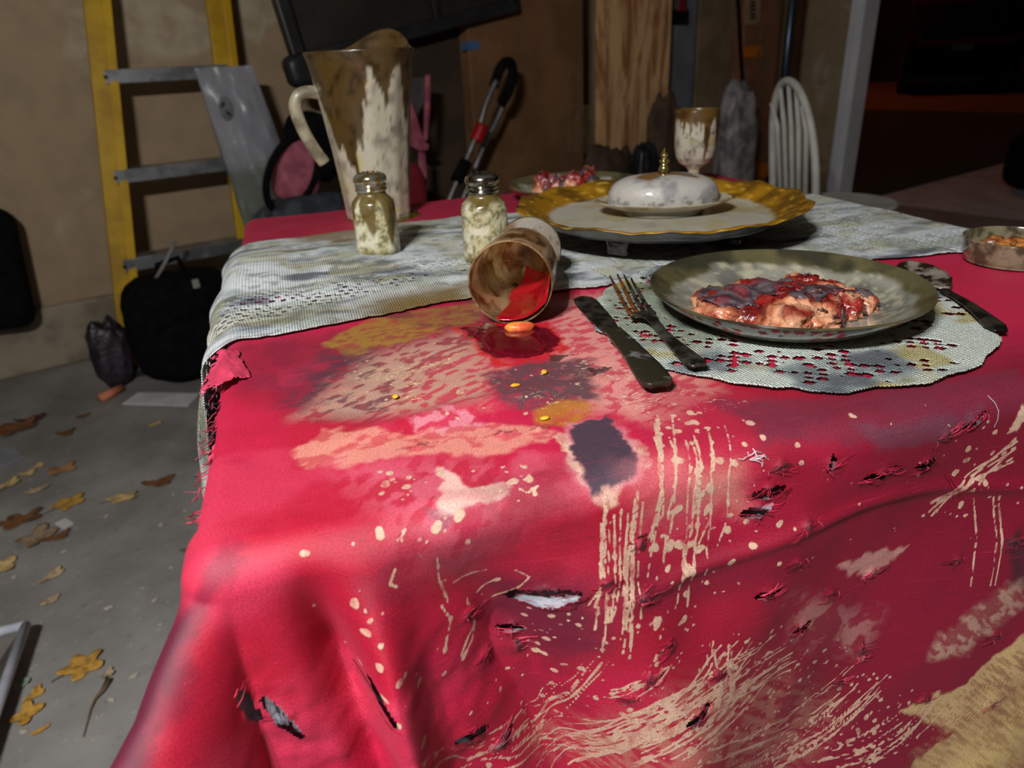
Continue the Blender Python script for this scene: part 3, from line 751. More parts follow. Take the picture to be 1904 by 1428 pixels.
ra = np.unique(np.round(np.concatenate([np.arange(X0-.17, X0-.03, .004), np.arange(X0-.03, .36, .00165), np.arange(.36, X1+.02, .003), np.arange(X1+.02, X1+.14, .008)]), 6))
rv = np.linspace(0, 1, 190)
RA, RV = np.meshgrid(ra, rv)
near = np.interp(ra, [X0-.17, X0, .03, .10, .151, .22, .282, .35, .45, .575, .711, .78, .92], [.625, .642, .652, .664, .671, .662, .648, .66, .64, .612, .590, .585, .58])+.004*(vn(ra*40, ra*0, 3)-.5)+.0025*(vn(ra*160, ra*0, 4)-.5)
far = np.interp(ra, [X0-.17, X0, .252, .5, .782, .92], [1.03, 1.052, 1.075, 1.03, .955, .93])+.006*(vn(ra*30, ra*0, 5)-.5)
RB = near[None, :]*(1-RV)+far[None, :]*RV
RP = drape(RA, RB, .0035)
wr = np.clip(1-np.maximum(X0-RA, 0)/.05, 0, 1)
lf = sst(.30, .0, RA)*wr
RP[..., 2] += lf*(.010*sst(.05, .25, RV)*sst(.9, .6, RV)*(.4+1.2*fbm(RA*16, RB*16, 3, 55))+.006*sst(.0, .06, RV)*sst(.14, .06, RV)*fbm(RA*24, RV*0, 2, 57))
RP[..., 2] += .0016*(fbm(RA*40, RB*60, 3, 56)-.2)*wr
RP[..., 0] -= np.where(RA < X0, .012*sst(0, .04, X0-RA)*(.3+1.2*fbm(RB*20, RA*8, 3, 58)), 0)
RP[..., 0] -= .010*np.exp(-((RA-X0)/.02)**2)*sst(.02, .2, RV)*sst(1, .8, RV)
base_ = np.ones(RA.shape+(3,))*np.array(lin(240, 248, 250))
n1 = fbm(RA*12, RB*36, 5, 81); n2 = fbm(RA*22, RB*40, 5, 82); n3 = fbm(RA*18, RB*30, 5, 83); n4 = fbm(RA*60, RB*110, 4, 84)
Cc = mixc(base_, lin(156, 166, 176), sst(.50, .66, n1)*.8)
Cc = mixc(Cc, lin(70, 78, 92), sst(.61, .74, n1)*.75)
Cc = mixc(Cc, lin(206, 198, 140), sst(.52, .68, n2)*.45)
Cc = mixc(Cc, lin(160, 166, 136), sst(.52, .7, n3)*.5)
Cc = mixc(Cc, lin(96, 92, 88), sst(.56, .72, n4)*.5)
lefty = sst(.32, .1, RA)
khk = sst(.16+.10*(n2-.5)+.05*np.sin(RA*20), .06, RV)*sst(.0, .08, RA)*sst(.24, .16, RA)
Cc = mixc(Cc, lin(132, 104, 40), np.clip(khk*(.35+1.0*n3), 0, .95))
khf = sst(.80, .95, RV+.3*(n3-.5))*sst(.22, .10, RA)*sst(-.03, .03, RA)
Cc = mixc(Cc, lin(140, 106, 48), np.clip(khf, 0, .8))
# open net band
band = np.exp(-((RV-.24-.10*(RA-.05)/.2)/.10)**2)*lefty
fj = np.floor(RB/.0078)
odd = (fj % 2)*.5
cu = ((RA+.4)/.0098+odd) % 1; cv = (RB/.0078) % 1
net = (cu > .22) & (cu < .76) & (cv > .25) & (cv < .72) & (band > .40) & (fbm(RA*50, RB*50, 2, 91) > .40)
rh = rng.random(RA.shape)
net2 = (((RA+.4)/.011 % 1) < .22) & ((RB/.0085 % 1) < .32) & (RA > .3) & (fbm(RA*20, RB*20, 2, 92) > .52)
kp = ~(net | net2)[:-1, :-1]
runner = grid_obj('lace_runner', RP, M_lace, None, kp, np.stack([RA, RB], -1), True, {'Col': Cc}, None, .0010)
tag(runner, 'stained white lace runner laid across the red tablecloth', 'table runner')

# ---- round lace doily under the near plate
DC = np.array([.395, .508]); DR = .166
n = 290
du = np.linspace(-1.04, 1.04, n)
DU, DV = np.meshgrid(du, du)
dx, dy = DU*DR, DV*DR
rad = np.hypot(DU, DV); ang = np.arctan2(DV, DU)
scal = 1.0+.025*np.abs(np.sin(ang*9+.4))-.02+.018*(vn(ang*14, ang*0, 7)-.5)
inside = rad < scal
def rotp(x, y, a_): return x*math.cos(a_)-y*math.sin(a_), x*math.sin(a_)+y*math.cos(a_)
hx, hy = rotp(dx, dy, .35)
hol = np.zeros(rad.shape, bool)
r_ = np.random.default_rng(21); DCS = []
for k in range(26):                     # clusters of openings
    for _ in range(40):
        a_ = r_.random()*2*PI; rr = DR*(.58+.36*r_.random()); cx, cy = rr*math.cos(a_), rr*math.sin(a_)
        if all(math.hypot(cx-u_, cy-v_) > .030 for u_, v_ in DCS): break
    DCS.append((cx, cy))
    for i in range(-2, 3):
        for j in range(-2, 3):
            if abs(i)+abs(j) > 2 or r_.random() < .35: continue
            px_, py_ = cx+i*.0092+j*.0025, cy+j*.0084-i*.0025
            s_ = .0027+.0014*r_.random()
            hol |= (np.abs(hx-px_)*.75+np.abs(hy-py_)*.95 < s_*1.25)
for k in range(90):
    a_ = r_.random()*2*PI; rr = DR*(.55+.42*r_.random()); px_, py_ = rr*math.cos(a_), rr*math.sin(a_)
    hol |= (np.abs(hx-px_)+np.abs(hy-py_) < .0018+.0016*r_.random())
hol &= rad < .955
DP = drape(dx+DC[0], dy+DC[1], .0048 if False else .0030)
DP[..., 2] += .0020*(fbm(dx*40, dy*40, 3, 44)-.3)+.0030*sst(.86, 1.0, rad)*fbm(ang*3, rad*3, 3, 45)
DP[..., 2] += .004*sst(.0, .03, RB[0, 0]*0+(dy+DC[1]-.645))*1.0
n1 = fbm(dx*16, dy*16, 4, 46); n2 = fbm(dx*24+5, dy*24, 4, 47); n3 = fbm(dx*10, dy*10+3, 4, 48)
Cd = np.ones(rad.shape+(3,))*np.array(lin(224, 234, 224))
Cd = mixc(Cd, lin(120, 132, 142), sst(.50, .68, n1)*.8)
Cd = mixc(Cd, lin(196, 176, 90), sst(.60, .72, n2)*.75)
Cd = mixc(Cd, lin(128, 140, 110), sst(.48, .66, n3)*.7)
Cd = mixc(Cd, lin(90, 96, 104), sst(.62, .76, n1)*.8)
kp = (inside & ~hol)[:-1, :-1]
doily = grid_obj('lace_doily', DP, M_lace, None, kp, np.stack([dx, dy], -1), True, {'Col': Cd}, None, .0009)
tag(doily, 'round stained lace doily with ragged edge under the near plate', 'doily')
#PART2
# ==================================================================== THINGS ON THE TABLE
ZC = ZT+.0015          # on the bare cloth
ZR = ZT+.0075          # on the runner
ZD = ZT+.0055          # on the doily
VIEW = Vector((math.sin(math.radians(YAW)), math.cos(math.radians(YAW)), 0))

AMB = np.array(lin(92, 62, 10)); GRM = np.array(lin(188, 182, 164)); BRN = np.array(lin(58, 38, 10))
def grime(me, zmax, drip, seed, base=GRM, amber=AMB, dark=BRN, sc=1.0, lo=0.0):
    """cream crackle paint with amber varnish running down from the rim"""
    V = verts(me); ang = np.arctan2(V[:, 1], V[:, 0]); z = V[:, 2]
    ln = drip*(.25+1.5*vn(ang*3.2/sc, ang*0, seed)**1.6+.6*vn(ang*9/sc, ang*0, seed+1)**3)
    n = fbm3(V, 60, 4, seed); n2 = fbm3(V, 170, 3, seed+2)
    C = np.ones((len(V), 3))*base
    C = mixc(C, lin(120, 112, 98), sst(.52, .72, n)*.8); C = mixc(C, lin(70, 64, 54), sst(.60, .75, n2)*.7)
    C = mixc(C, lin(176, 158, 70), sst(.58, .7, fbm3(V, 35, 3, seed+5))*.5)
    d = sst(ln+.004, ln-.004, (zmax-z)+.006*(n2-.5))
    C = mixc(C, amber, d*.96); C = mixc(C, dark, d*sst(.45, .7, n)*.75)
    if lo: C = mixc(C, amber*.8, sst(lo+.012, lo-.004, z+.012*(n-.5))*.9)
    setcol(me, C); return me
M_grime = mat_attr('grimy_painted_glass', .28, bump=.35, bscale=260, bdist=.0008, grain=.22, gscale=500, Coat_Weight=.6, Coat_Roughness=.08)
M_grimem = mat_attr('grimy_matt', .5, bump=.4, bscale=300, bdist=.0008, grain=.22, gscale=500, Coat_Weight=.2)
t = NT('brown_tinted_glass'); v = t.coord('Object'); nz = t.noise(v, 45, 4, .6, 1.0)
t.set(Base_Color=t.mix(t.ramp(nz, .4, .62), lin(236, 206, 160), lin(150, 108, 56)), Roughness=t.ramp(nz, .75, .2), Transmission_Weight=.82, IOR=1.25, Coat_Weight=.3, Coat_Roughness=.05)
t.bump(t.noise(v, 90, 3), .3, .001); M_glass = t.m
M_chrome = mat('shaker_metal', lin(206, 206, 200), lin(120, 112, 92), 120, .18, 1.0)
M_dk = mat('dark_hole', (.008, .007, .006), None, 10, .8)
M_silv = mat('tarnished_silver', lin(104, 100, 92), lin(40, 36, 30), 60, .38, .75, bump=.5, bscale=320, bdist=.0006)
M_dirt = mat('tarnished_dirty', lin(60, 56, 48), lin(18, 15, 12), 70, .42, .45, bump=.7, bscale=300, bdist=.0008)
M_rust = mat('rusty_tine', lin(150, 82, 26), lin(70, 52, 34), 140, .5, .5)
M_red = NT('red_liquid'); M_red.set(Base_Color=lin(158, 4, 24), Roughness=.08, Coat_Weight=.8, Coat_Roughness=.02, Specular_IOR_Level=.6); M_red = M_red.m

GOB = [(0, 0), (.031, 0), (.034, .002), (.033, .005), (.018, .008), (.009, .012), (.0085, .020), (.010, .030), (.016, .036), (.026, .043), (.032, .054), (.0352, .07), (.0368, .095), (.0376, .120), (.038, .1405), (.0374, .1425), (.0362, .1405), (.0355, .120), (.0345, .095), (.0325, .072), (.028, .056), (.020, .047), (.008, .0425), (0, .042)]
def fine(prof, n):
    p = np.array(prof); L = np.concatenate([[0], np.cumsum(np.hypot(*np.diff(p, axis=0).T))]); s_ = np.linspace(0, L[-1], n)
    return list(zip(np.interp(s_, L, p[:, 0]), np.interp(s_, L, p[:, 1])))
def smoothp(prof, n=60):               # Catmull-Rom resample
    p = np.array(prof, float); q = []
    pp = np.vstack([2*p[0]-p[1], p, 2*p[-1]-p[-2]]); per = max(2, n//(len(p)-1))
    for i in range(len(p)-1):
        for k in range(per):
            u = k/per; a, b, c_, d = pp[i:i+4]
            q.append(.5*((2*b)+(-a+c_)*u+(2*a-5*b+4*c_-d)*u*u+(-a+3*b-3*c_+d)*u**3))
    q.append(p[-1]); q = np.array(q); q[:, 0] = np.maximum(q[:, 0], 0)
    return [tuple(x) for x in q]

# ---- standing goblet behind the butter dish
g0 = thing('goblet', 'standing cream-grimed goblet with brown drips behind the butter dish', 'goblet', (.676, 1.135, ZC+.001)); g0.scale = (1, 1, .88)
i_b = 8
ob = MB().lathe(fine(GOB[7:], 150), 96).build('bowl', M_grime, g0, True); grime(ob.data, .1425, .055, 5)
ob = MB().lathe(fine(GOB[3:8], 20), 40).build('stem', M_grime, g0, True); grime(ob.data, .2, .01, 6)
ob = MB().lathe(fine(GOB[:4], 20), 64).build('foot', M_grime, g0, True); grime(ob.data, .2, .01, 7)

# ---- goblet lying on its side, mouth to the viewer
mth = Vector((.170, .582, 0)); dirg = Vector((.43, .90, 0)).normalized()
ax_z = -dirg                                         # goblet +z runs from foot to mouth
tilt = math.atan2(.038-.034, .14)
ax_z = (ax_z+Vector((0, 0, math.sin(tilt)))).normalized()
ax_x = Vector((0, 0, 1)).cross(ax_z).normalized(); ax_y = ax_z.cross(ax_x)
Rg = Matrix((ax_x, ax_y, ax_z)).transposed().to_4x4()
ctr = Vector((mth.x, mth.y, ZC+.0385)); Rg.translation = ctr-ax_z*.1415
g1 = thing('goblet', 'overturned brown glass goblet lying on its side spilling red liquid', 'goblet', M=Rg)
MB().lathe(fine(GOB[7:], 130), 80).build('bowl', M_glass, g1, True)
ob = MB().lathe(fine(GOB[3:8], 40), 80).build('stem', M_grimem, g1, True); grime(ob.data, .2, .01, 8, base=np.array(lin(116, 107, 94)))
sgx = 1 if ax_x.dot(Vector(AX[0])) > 0 else -1
V = verts(ob.data); Cq = np.empty(len(V)*4, np.float32); ob.data.color_attributes['Col'].data.foreach_get('color', Cq); Cq = Cq.reshape(-1, 4)[:, :3].astype(float)
Cq = mixc(Cq, AMB, sst(.010, .017, -V[:, 0]*sgx+.006*(fbm3(V, 120, 3, 2)-.5))*.9); ob.data.color_attributes.remove(ob.data.color_attributes['Col']); setcol(ob.data, Cq)
ob = MB().lathe(fine(GOB[:4], 24), 80).build('foot', M_grimem, g1, True)
V = verts(ob.data); n_ = fbm3(V, 90, 4, 3); Cf = np.ones((len(V), 3))*np.array(lin(112, 104, 92)); Cf = mixc(Cf, lin(66, 56, 46), sst(.45, .7, n_)*.8)
Cf = mixc(Cf, AMB*1.2, sst(.002, .012, V[:, 0]*.75+V[:, 1]*.5-.010+.006*(n_-.5))*.0+sst(.004, .016, -V[:, 0]*.9+V[:, 1]*.35-.004+.01*(n_-.5))*.9); setcol(ob.data, Cf)
# red liquid clinging to the lower right of the bowl and running out of the mouth
pr = np.array([(.010, .0445), (.0275, .0585), (.0318, .074), (.0337, .095), (.0347, .120), (.0355, .1405), (.0366, .1445)])
nz_, na = 40, 48; UU, VV = np.meshgrid(np.linspace(0, 1, na), np.linspace(0, 1, nz_))
zz = np.interp(VV, np.linspace(0, 1, len(pr)), pr[:, 1]); rr = np.interp(zz, pr[:, 1], pr[:, 0])-.0009
# angle: bottom of the lying goblet is -ax_y ; its right side (seen from the mouth) is +ax_x
cen = np.radians(-72+20*np.sin(VV*3.0)); hw = np.radians(62*sst(-.1, .45, VV)*(1-.42*sst(.55, 1, VV))+9*np.sin(VV*9))
an_ = cen+(UU*2-1)*hw
th_ = .0024*np.sqrt(np.clip(1-(UU*2-1)**2, 0, 1))*sst(0, .15, VV)
PL = np.stack([(rr-th_)*np.cos(an_), (rr-th_)*np.sin(an_), zz], -1)
grid_obj('red_liquid', PL, M_red, g1, None, None, True, None, None, .0012)

# spill of red on the cloth, in front of the mouth
def puddle(name, pix, h, m, seed, label=None, cat=None, parent=None, z=ZC):
    pts = np.array([at(x, y, z)[:2] for x, y in pix]); lo, hi = pts.min(0)-.006, pts.max(0)+.006
    n_ = 70; X, Y = np.meshgrid(np.linspace(lo[0], hi[0], n_), np.linspace(lo[1], hi[1], n_))
    wX = X+.008*(fbm(X*45, Y*45, 2, seed)-.5); wY = Y+.008*(fbm(X*90, Y*90, 3, seed+1)-.5)
    d = polysdf(wX, wY, pts); H = h*sst(0, .010, -d); H = np.where(d > 0, -.0035, H)
    P_ = np.stack([X, Y, z+H], -1); kp_ = ((d < .0015)[:-1, :-1])
    o = grid_obj(name, P_, m, parent, kp_)
    if label: tag(o, label, cat)
    return o
M_spill = NT('dark_red_spill'); M_spill.set(Base_Color=lin(92, 4, 22), Roughness=.1, Coat_Weight=.7); M_spill = M_spill.m
puddle('spilled_liquid', [(900, 598), (935, 606), (960, 600), (1005, 612), (1030, 632), (1005, 655), (960, 664), (915, 650), (885, 622)], .0007, M_spill, 3, 'pool of dark red liquid spilled on the cloth before the overturned goblet', 'spill')
puddle('dripping_liquid', [(920, 600), (930, 606), (948, 610), (958, 600), (946, 594)], .004, M_red, 5, 'bright red drip at the lip of the overturned goblet', 'drip')

def pellet(name, px, py, size, m, label, cat, group=None, z=ZC, rz=0, seed=0):
    me = bpy.data.meshes.new(name); bm = bmesh.new(); bmesh.ops.create_icosphere(bm, subdivisions=3, radius=1); bm.to_mesh(me); bm.free()
    V = verts(me); n_ = fbm3(V, 1.6, 3, seed); V = V*(1+.35*(n_-.5))[:, None]*np.array(size); setverts(me, V)
    me.polygons.foreach_set('use_smooth', [True]*len(me.polygons)); me.materials.append(m)
    o = bpy.data.objects.new(name, me); COL.objects.link(o); p = at(px, py, z); o.location = (p.x, p.y, z+size[2]*.62); o.rotation_euler = (0, 0, rz)
    tag(o, label, cat, group); return o
M_or = mat('orange_peel', lin(232, 140, 60), lin(206, 84, 50), 90, .4)
M_ye = mat('yellow_petal', lin(236, 186, 50), lin(216, 150, 30), 90, .5)
pellet('orange_chip', 966, 613, (.0135, .0075, .0045), M_or, 'orange chip lying by the mouth of the overturned goblet', 'chip', rz=-.2, seed=4)
for k, (x_, y_, lb) in enumerate([(958, 717, 'yellow petal left of the purple stain'), (1012, 692, 'yellow petal upon the purple stain'), (893, 748, 'small yellow petal nearest the left cream smear'), (1013, 778, 'tiny yellow petal beside the ochre stain'), (735, 738, 'yellow fleck far left on the brushed cream stain')]):
    pellet('yellow_petal', x_, y_, (.0036-.0006*(k > 1), .0024, .0008), M_ye, lb, 'petal', 'yellow petals on the cloth', rz=k*1.1, seed=k)

# ---- salt and pepper shakers
def shaker(px, py, seed, label, rz, lidtint, z=ZR, amb=1.0):
    p = at(px, py, z); p = p+Vector((p.x, p.y, 0)).normalized()*.016
    s_ = thing('salt_shaker', label, 'shaker', (p.x, p.y, z-.001), rz, 'shakers on the runner'); s_.scale = (.97, .97, .93)
    prof = fine([(0, .0), (.024, 0), (.0275, .003), (.0285, .010), (.0275, .050), (.0272, .064), (.0255, .071), (.020, .077), (.0175, .080), (.0175, .090)], 70)
    def fac(r, z_, a, i):
        k = 1+.055*(abs(math.cos(a*2))**8-.3)*(1 if .004 < z_ < .072 else 0)*min(1, max(0, (.074-z_)/.01)) if r > .02 else 1
        return r*k, z_
    b = MB().lathe(prof, 96, fac).build('glass_body', M_grime, s_, True)
    V = verts(b.data); n_ = fbm3(V, 95, 4, seed); n2 = fbm3(V, 300, 3, seed+3); ang = np.arctan2(V[:, 1], V[:, 0])
    Cs = np.ones((len(V), 3))*np.array(lin(176, 168, 130)); Cs = mixc(Cs, lin(88, 84, 56), sst(.44, .62, n2)*.8); Cs = mixc(Cs, lin(204, 200, 176), sst(.5, .65, n_)*.8)
    ln = .004+amb*.060*vn(ang*2.6, ang*0, seed+7)**2.2
    Cs = mixc(Cs, lin(84, 66, 8), sst(ln+.005, ln-.005, .080-V[:, 2])*.9); Cs = mixc(Cs, lin(96, 84, 14), sst(.016, .004, V[:, 2]+.012*(n_-.5))*.85)
    setcol(b.data, Cs)
    lid = MB().lathe(smoothp([(.0188, .084), (.0196, .0865), (.0180, .0885), (.0196, .0910), (.0182, .0930), (.0198, .0958), (.0202, .099), (.0185, .1035), (.012, .1065), (0, .1075)], 60), 64).build('lid', lidtint, s_, True)
    for k in range(13):
        a = 2*PI*k/8 if k < 8 else 2*PI*k/5; r_ = .0125 if k < 8 else .006
        zz_ = .1062 if k < 8 else .1072
        MB().lathe([(0, .0006), (.0011, .0006), (.0013, 0)], 8).build('hole', M_dk, lid).location = (r_*math.cos(a), r_*math.sin(a), zz_)
    return s_
M_lidg = mat('amber_coated_lid', lin(176, 140, 60), lin(206, 206, 196), 70, .15, .9)
shaker(706, 478, 3, 'salt shaker with amber-coated lid in front of the pitcher', .5, M_lidg)
shaker(906, 488, 9, 'salt shaker with bare silver lid beside the overturned goblet', .9, M_chrome, amb=.3)
M_oil = NT('amber_oil'); M_oil.set(Base_Color=lin(104, 78, 8), Roughness=.06, Coat_Weight=.6, Transmission_Weight=.3); M_oil = M_oil.m
puddle('amber_puddle', [(668, 474), (690, 484), (715, 486), (748, 474), (752, 466), (720, 462), (680, 466)], .0016, M_oil, 8, 'thin amber puddle round the foot of the amber-lidded shaker', 'spill', None, ZR+.0005)
puddle('dark_puddle', [(640, 404), (660, 416), (700, 420), (750, 412), (785, 398), (770, 388), (700, 392), (650, 394)], .0016, M_oil, 9, 'dark amber puddle round the base of the pitcher', 'spill', None, ZC)

# ---- pitcher
pp_ = Vector((.128, 1.165, ZC))
pit = thing('pitcher', 'tall grimy glass pitcher with amber drips and cream handle', 'pitcher', pp_); pit.scale = (.90, .90, .87)
spa = math.radians(58)                       # direction of the spout: back and to the right
def pfn(r, z, a, i):
    d = math.cos(a-spa); k = max(0, d)**7; up = max(0, (z-.19)/.085)
    return r*(1+.30*k*up**1.6)*(1+.012*math.cos(a*12)*(1 if z < .235 else .4)), z+.034*k*up**2
outer = smoothp([(0, .0), (.050, .0), (.056, .004), (.057, .012), (.058, .03), (.064, .10), (.072, .17), (.081, .235), (.086, .262), (.090, .275)], 80)
inner = smoothp([(.0885, .2765), (.084, .262), (.078, .235), (.069, .17), (.061, .10), (.054, .03), (.04, .014), (0, .012)], 50)
b = MB().lathe(outer+inner, 120, pfn).build('jug_body', M_grime, pit, True)
grime(b.data, .285, .105, 12, base=np.array(lin(178, 170, 150)), amber=np.array(lin(70, 48, 8)), dark=np.array(lin(36, 26, 10)))
left = Vector((-math.cos(math.radians(YAW)), math.sin(math.radians(YAW)), 0)); lf2 = (left+Vector((-.15, -.35, 0))).normalized()
hp = [lf2*.070+Vector((0, 0, .212)), lf2*.088+Vector((0, 0, .216)), lf2*.104+Vector((0, 0, .213)), lf2*.114+Vector((0, 0, .200)), lf2*.114+Vector((0, 0, .180)), lf2*.106+Vector((0, 0, .150)), lf2*.094+Vector((0, 0, .122)), lf2*.082+Vector((0, 0, .100))]
hs = [Vector(q) for q in np.array(smoothp([tuple(q) for q in hp], 50)) ] if False else None
hpa = np.array([tuple(q) for q in hp]); uu = np.linspace(0, len(hp)-1, 40)
def crom(p, u):
    i = int(min(max(math.floor(u), 0), len(p)-2)); f_ = u-i; a, b_, c_, d = p[max(i-1, 0)], p[i], p[i+1], p[min(i+2, len(p)-1)]
    return .5*((2*b_)+(-a+c_)*f_+(2*a-5*b_+4*c_-d)*f_*f_+(-a+3*b_-3*c_+d)*f_**3)
hd_ = MB().tube([crom(hpa, u) for u in uu], .0085, 14, True, 1.25).build('handle', M_grimem, pit, True)
V = verts(hd_.data); n_ = fbm3(V, 60, 4, 2); setcol(hd_.data, mixc(np.ones((len(V), 3))*np.array(lin(150, 141, 118)), lin(88, 78, 58), sst(.45, .68, n_)*.8))

# ---- footed tray
TC = Vector((.434, .806, ZR-.001)); tray = thing('footed_tray', 'round footed tray with scalloped gold rim under the butter dish', 'tray', TC, -.2); tray.scale = (1, 1, .80)
def tfn(r, z, a, i):
    k = max(0, (r-.130)/.048)
    lob = .5+.5*math.cos(a*14)+.12*math.sin(a*5)
    return r*(1+.022*k*(lob-.5)), z+k*(.0045*(lob-.5)+.0006*math.cos(a*42))
tp = smoothp([(0, .033), (.06, .033), (.122, .0335), (.136, .0345), (.146, .039), (.156, .047), (.166, .0535), (.1745, .0560), (.178, .0555), (.1770, .0535), (.166, .0500), (.156, .043), (.146, .035), (.134, .030), (.06, .029), (0, .029)], 110)
b = MB().lathe(tp, 168, tfn).build('tray_dish', mat_attr('lacquered_tray', .32, bump=.35, bscale=200, bdist=.0008, grain=.2, gscale=400, Coat_Weight=.2, Coat_Roughness=.1), tray, True)
V = verts(b.data); r_ = np.hypot(V[:, 0], V[:, 1]); n_ = fbm3(V, 40, 4, 31); n2 = fbm3(V, 150, 3, 33); up_ = V[:, 2]
Ct = np.ones((len(V), 3))*np.array(lin(176, 172, 158)); Ct = mixc(Ct, lin(150, 144, 130), sst(.5, .7, n_)*.7); Ct = mixc(Ct, lin(166, 150, 80), sst(.52, .66, fbm3(V, 22, 3, 35))*.6)
gold = mixc(np.ones((len(V), 3))*np.array(lin(150, 106, 14)), lin(78, 54, 10), sst(.42, .66, n_)*.85); gold = mixc(gold, lin(206, 170, 60), sst(.62, .72, n2)*.6)
gm = sst(.132, .142, r_+.014*(n_-.5)); Ct = Ct*(1-gm[:, None])+gold*gm[:, None]
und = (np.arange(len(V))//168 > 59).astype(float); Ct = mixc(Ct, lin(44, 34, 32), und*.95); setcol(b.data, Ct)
M_foot = mat_attr('smoked_glass_foot', .15, grain=.3, gscale=200, Coat_Weight=.6)
fa = math.atan2(.739+.01-TC.y, .358-TC.x)+.2
M_ft = mat('dark_foot_glass', lin(92, 84, 80), lin(50, 44, 42), 60, .15, 0, Coat_Weight=.6)
for k in range(4):
    a = fa+k*PI/2; cx, cy = .104*math.cos(a), .104*math.sin(a); rad_ = Vector((math.cos(a), math.sin(a), 0)); tg = Vector((-rad_.y, rad_.x, 0))
    prof2 = [(-.0165, .031), (-.0150, .020), (-.0125, .010), (-.0140, .004), (-.0120, 0), (.0120, 0), (.0140, .004), (.0125, .010), (.0150, .020), (.0165, .031)]
    f = MB().prism([Vector((cx, cy, 0))+tg*u+Vector((0, 0, z_))-rad_*.006 for u, z_ in prof2], rad_*.012).build('foot', M_ft, tray, bevel=.0025)
    MB().tube([Vector((cx, cy, .019))+rad_*.0062+tg*u for u in (-.007, 0, .007)], .0035, 8).build('scroll', M_ft, f, True)

# ---- butter dish on the tray
BC = Vector((.442, .812, TC.z+.0275)); bd = thing('butter_dish', 'oval cream butter dish with domed lid and finial on the tray', 'butter dish', BC, math.radians(-20))
oval = lambda r, z, a, i: (r/math.sqrt((math.cos(a)/1.0)**2+(math.sin(a)/.66)**2), z)
b = MB().lathe(smoothp([(0, .004), (.040, .004), (.046, 0), (.050, 0), (.052, .005), (.064, .009), (.078, .0135), (.084, .0165), (.0835, .018), (.070, .0145), (.055, .0115), (0, .0115)], 70), 96, oval).build('saucer', M_grimem, bd, True)
V = verts(b.data); n_ = fbm3(V, 55, 4, 51); Cb = mixc(np.ones((len(V), 3))*np.array(lin(170, 162, 140)), lin(120, 94, 48), sst(.48, .66, n_)*.8)
Cb = mixc(Cb, lin(72, 64, 52), sst(.012, .004, V[:, 2])*(np.hypot(V[:, 0], V[:, 1]/.66) > .045)*.7); setcol(b.data, Cb)
b = MB().lathe(smoothp([(.068, .0125), (.0685, .020), (.067, .029), (.060, .038), (.046, .0445), (.026, .0475), (.010, .0485), (0, .0487)], 70), 110, oval).build('dome_lid', M_grimem, bd, True)
V = verts(b.data); n_ = fbm3(V, 42, 4, 55); n2 = fbm3(V, 160, 3, 56); Cb = np.ones((len(V), 3))*np.array(lin(164, 160, 154)); Cb = mixc(Cb, lin(112, 110, 114), sst(.46, .66, n_)*.8)
Cb = mixc(Cb, lin(96, 90, 80), sst(.55, .7, n2)*sst(.038, .018, V[:, 2])*.8)
rr_ = np.hypot(V[:, 0], V[:, 1]/.66); lnn = .020+.030*vn(np.arctan2(V[:, 1], V[:, 0])*2.2, V[:, 0]*0, 58)**2
Cb = mixc(Cb, lin(110, 76, 24), sst(lnn+.003, lnn-.003, rr_+.008*(n2-.5))*.92); setcol(b.data, Cb)
MB().lathe(smoothp([(.0075, .0470), (.0065, .055), (.0045, .060), (.0062, .0625), (.0062, .064), (.0038, .0655), (.0036, .068), (.0046, .0705), (.003, .0735), (.0012, .0775), (0, .079)], 60), 32).build('finial', mat('finial_silver', lin(200, 186, 130), lin(120, 96, 40), 160, .15, .9), bd, True)

# ---- plates with meat
M_plate = mat_attr('grimy_glass_plate', .14, grain=.18, gscale=260, Coat_Weight=.4, Coat_Roughness=.04, bump=.12, bscale=140)
def plate(label, loc, R_, seed, far=False):
    p = thing('dinner_plate', label, 'plate', loc, 0, 'plates of meat')
    k = R_/.115
    pr_ = smoothp([(0, .0035), (.05*k, .0035), (.072*k, .0045), (.088*k, .010), (.103*k, .0185), (.1145*k, .0262), (.1155*k, .0258), (.1148*k, .0240), (.104*k, .0150), (.09*k, .0065), (.074*k, 0), (.05*k, 0), (0, 0)], 90)
    b = MB().lathe(pr_, 128).build('dish', M_plate, p, True)
    V = verts(b.data); r_ = np.hypot(V[:, 0], V[:, 1])/k; n_ = fbm3(V, 28, 4, seed); n2 = fbm3(V, 120, 4, seed+1); ang = np.arctan2(V[:, 1], V[:, 0])
    Cp = np.ones((len(V), 3))*np.array(lin(136, 134, 122)); Cp = mixc(Cp, lin(84, 84, 80), sst(.46, .66, n_)*.8); Cp = mixc(Cp, lin(186, 180, 150), sst(.52, .62, n2)*.5)
    rimw = .100+.012*(vn(ang*5, ang*0, seed+2)-.5)+.006*(n2-.5)
    Cp = mixc(Cp, lin(74, 68, 34), sst(rimw-.003, rimw+.003, r_)*.9); Cp = mixc(Cp, lin(38, 38, 32), sst(rimw, rimw+.003, r_)*sst(.42, .62, n_)*.8)
    setcol(b.data, Cp); return p
M_meat = mat_attr('glazed_meat', .22, grain=.3, gscale=500, bump=1.0, bscale=140, bdist=.003, Coat_Weight=.3, Coat_Roughness=.12)
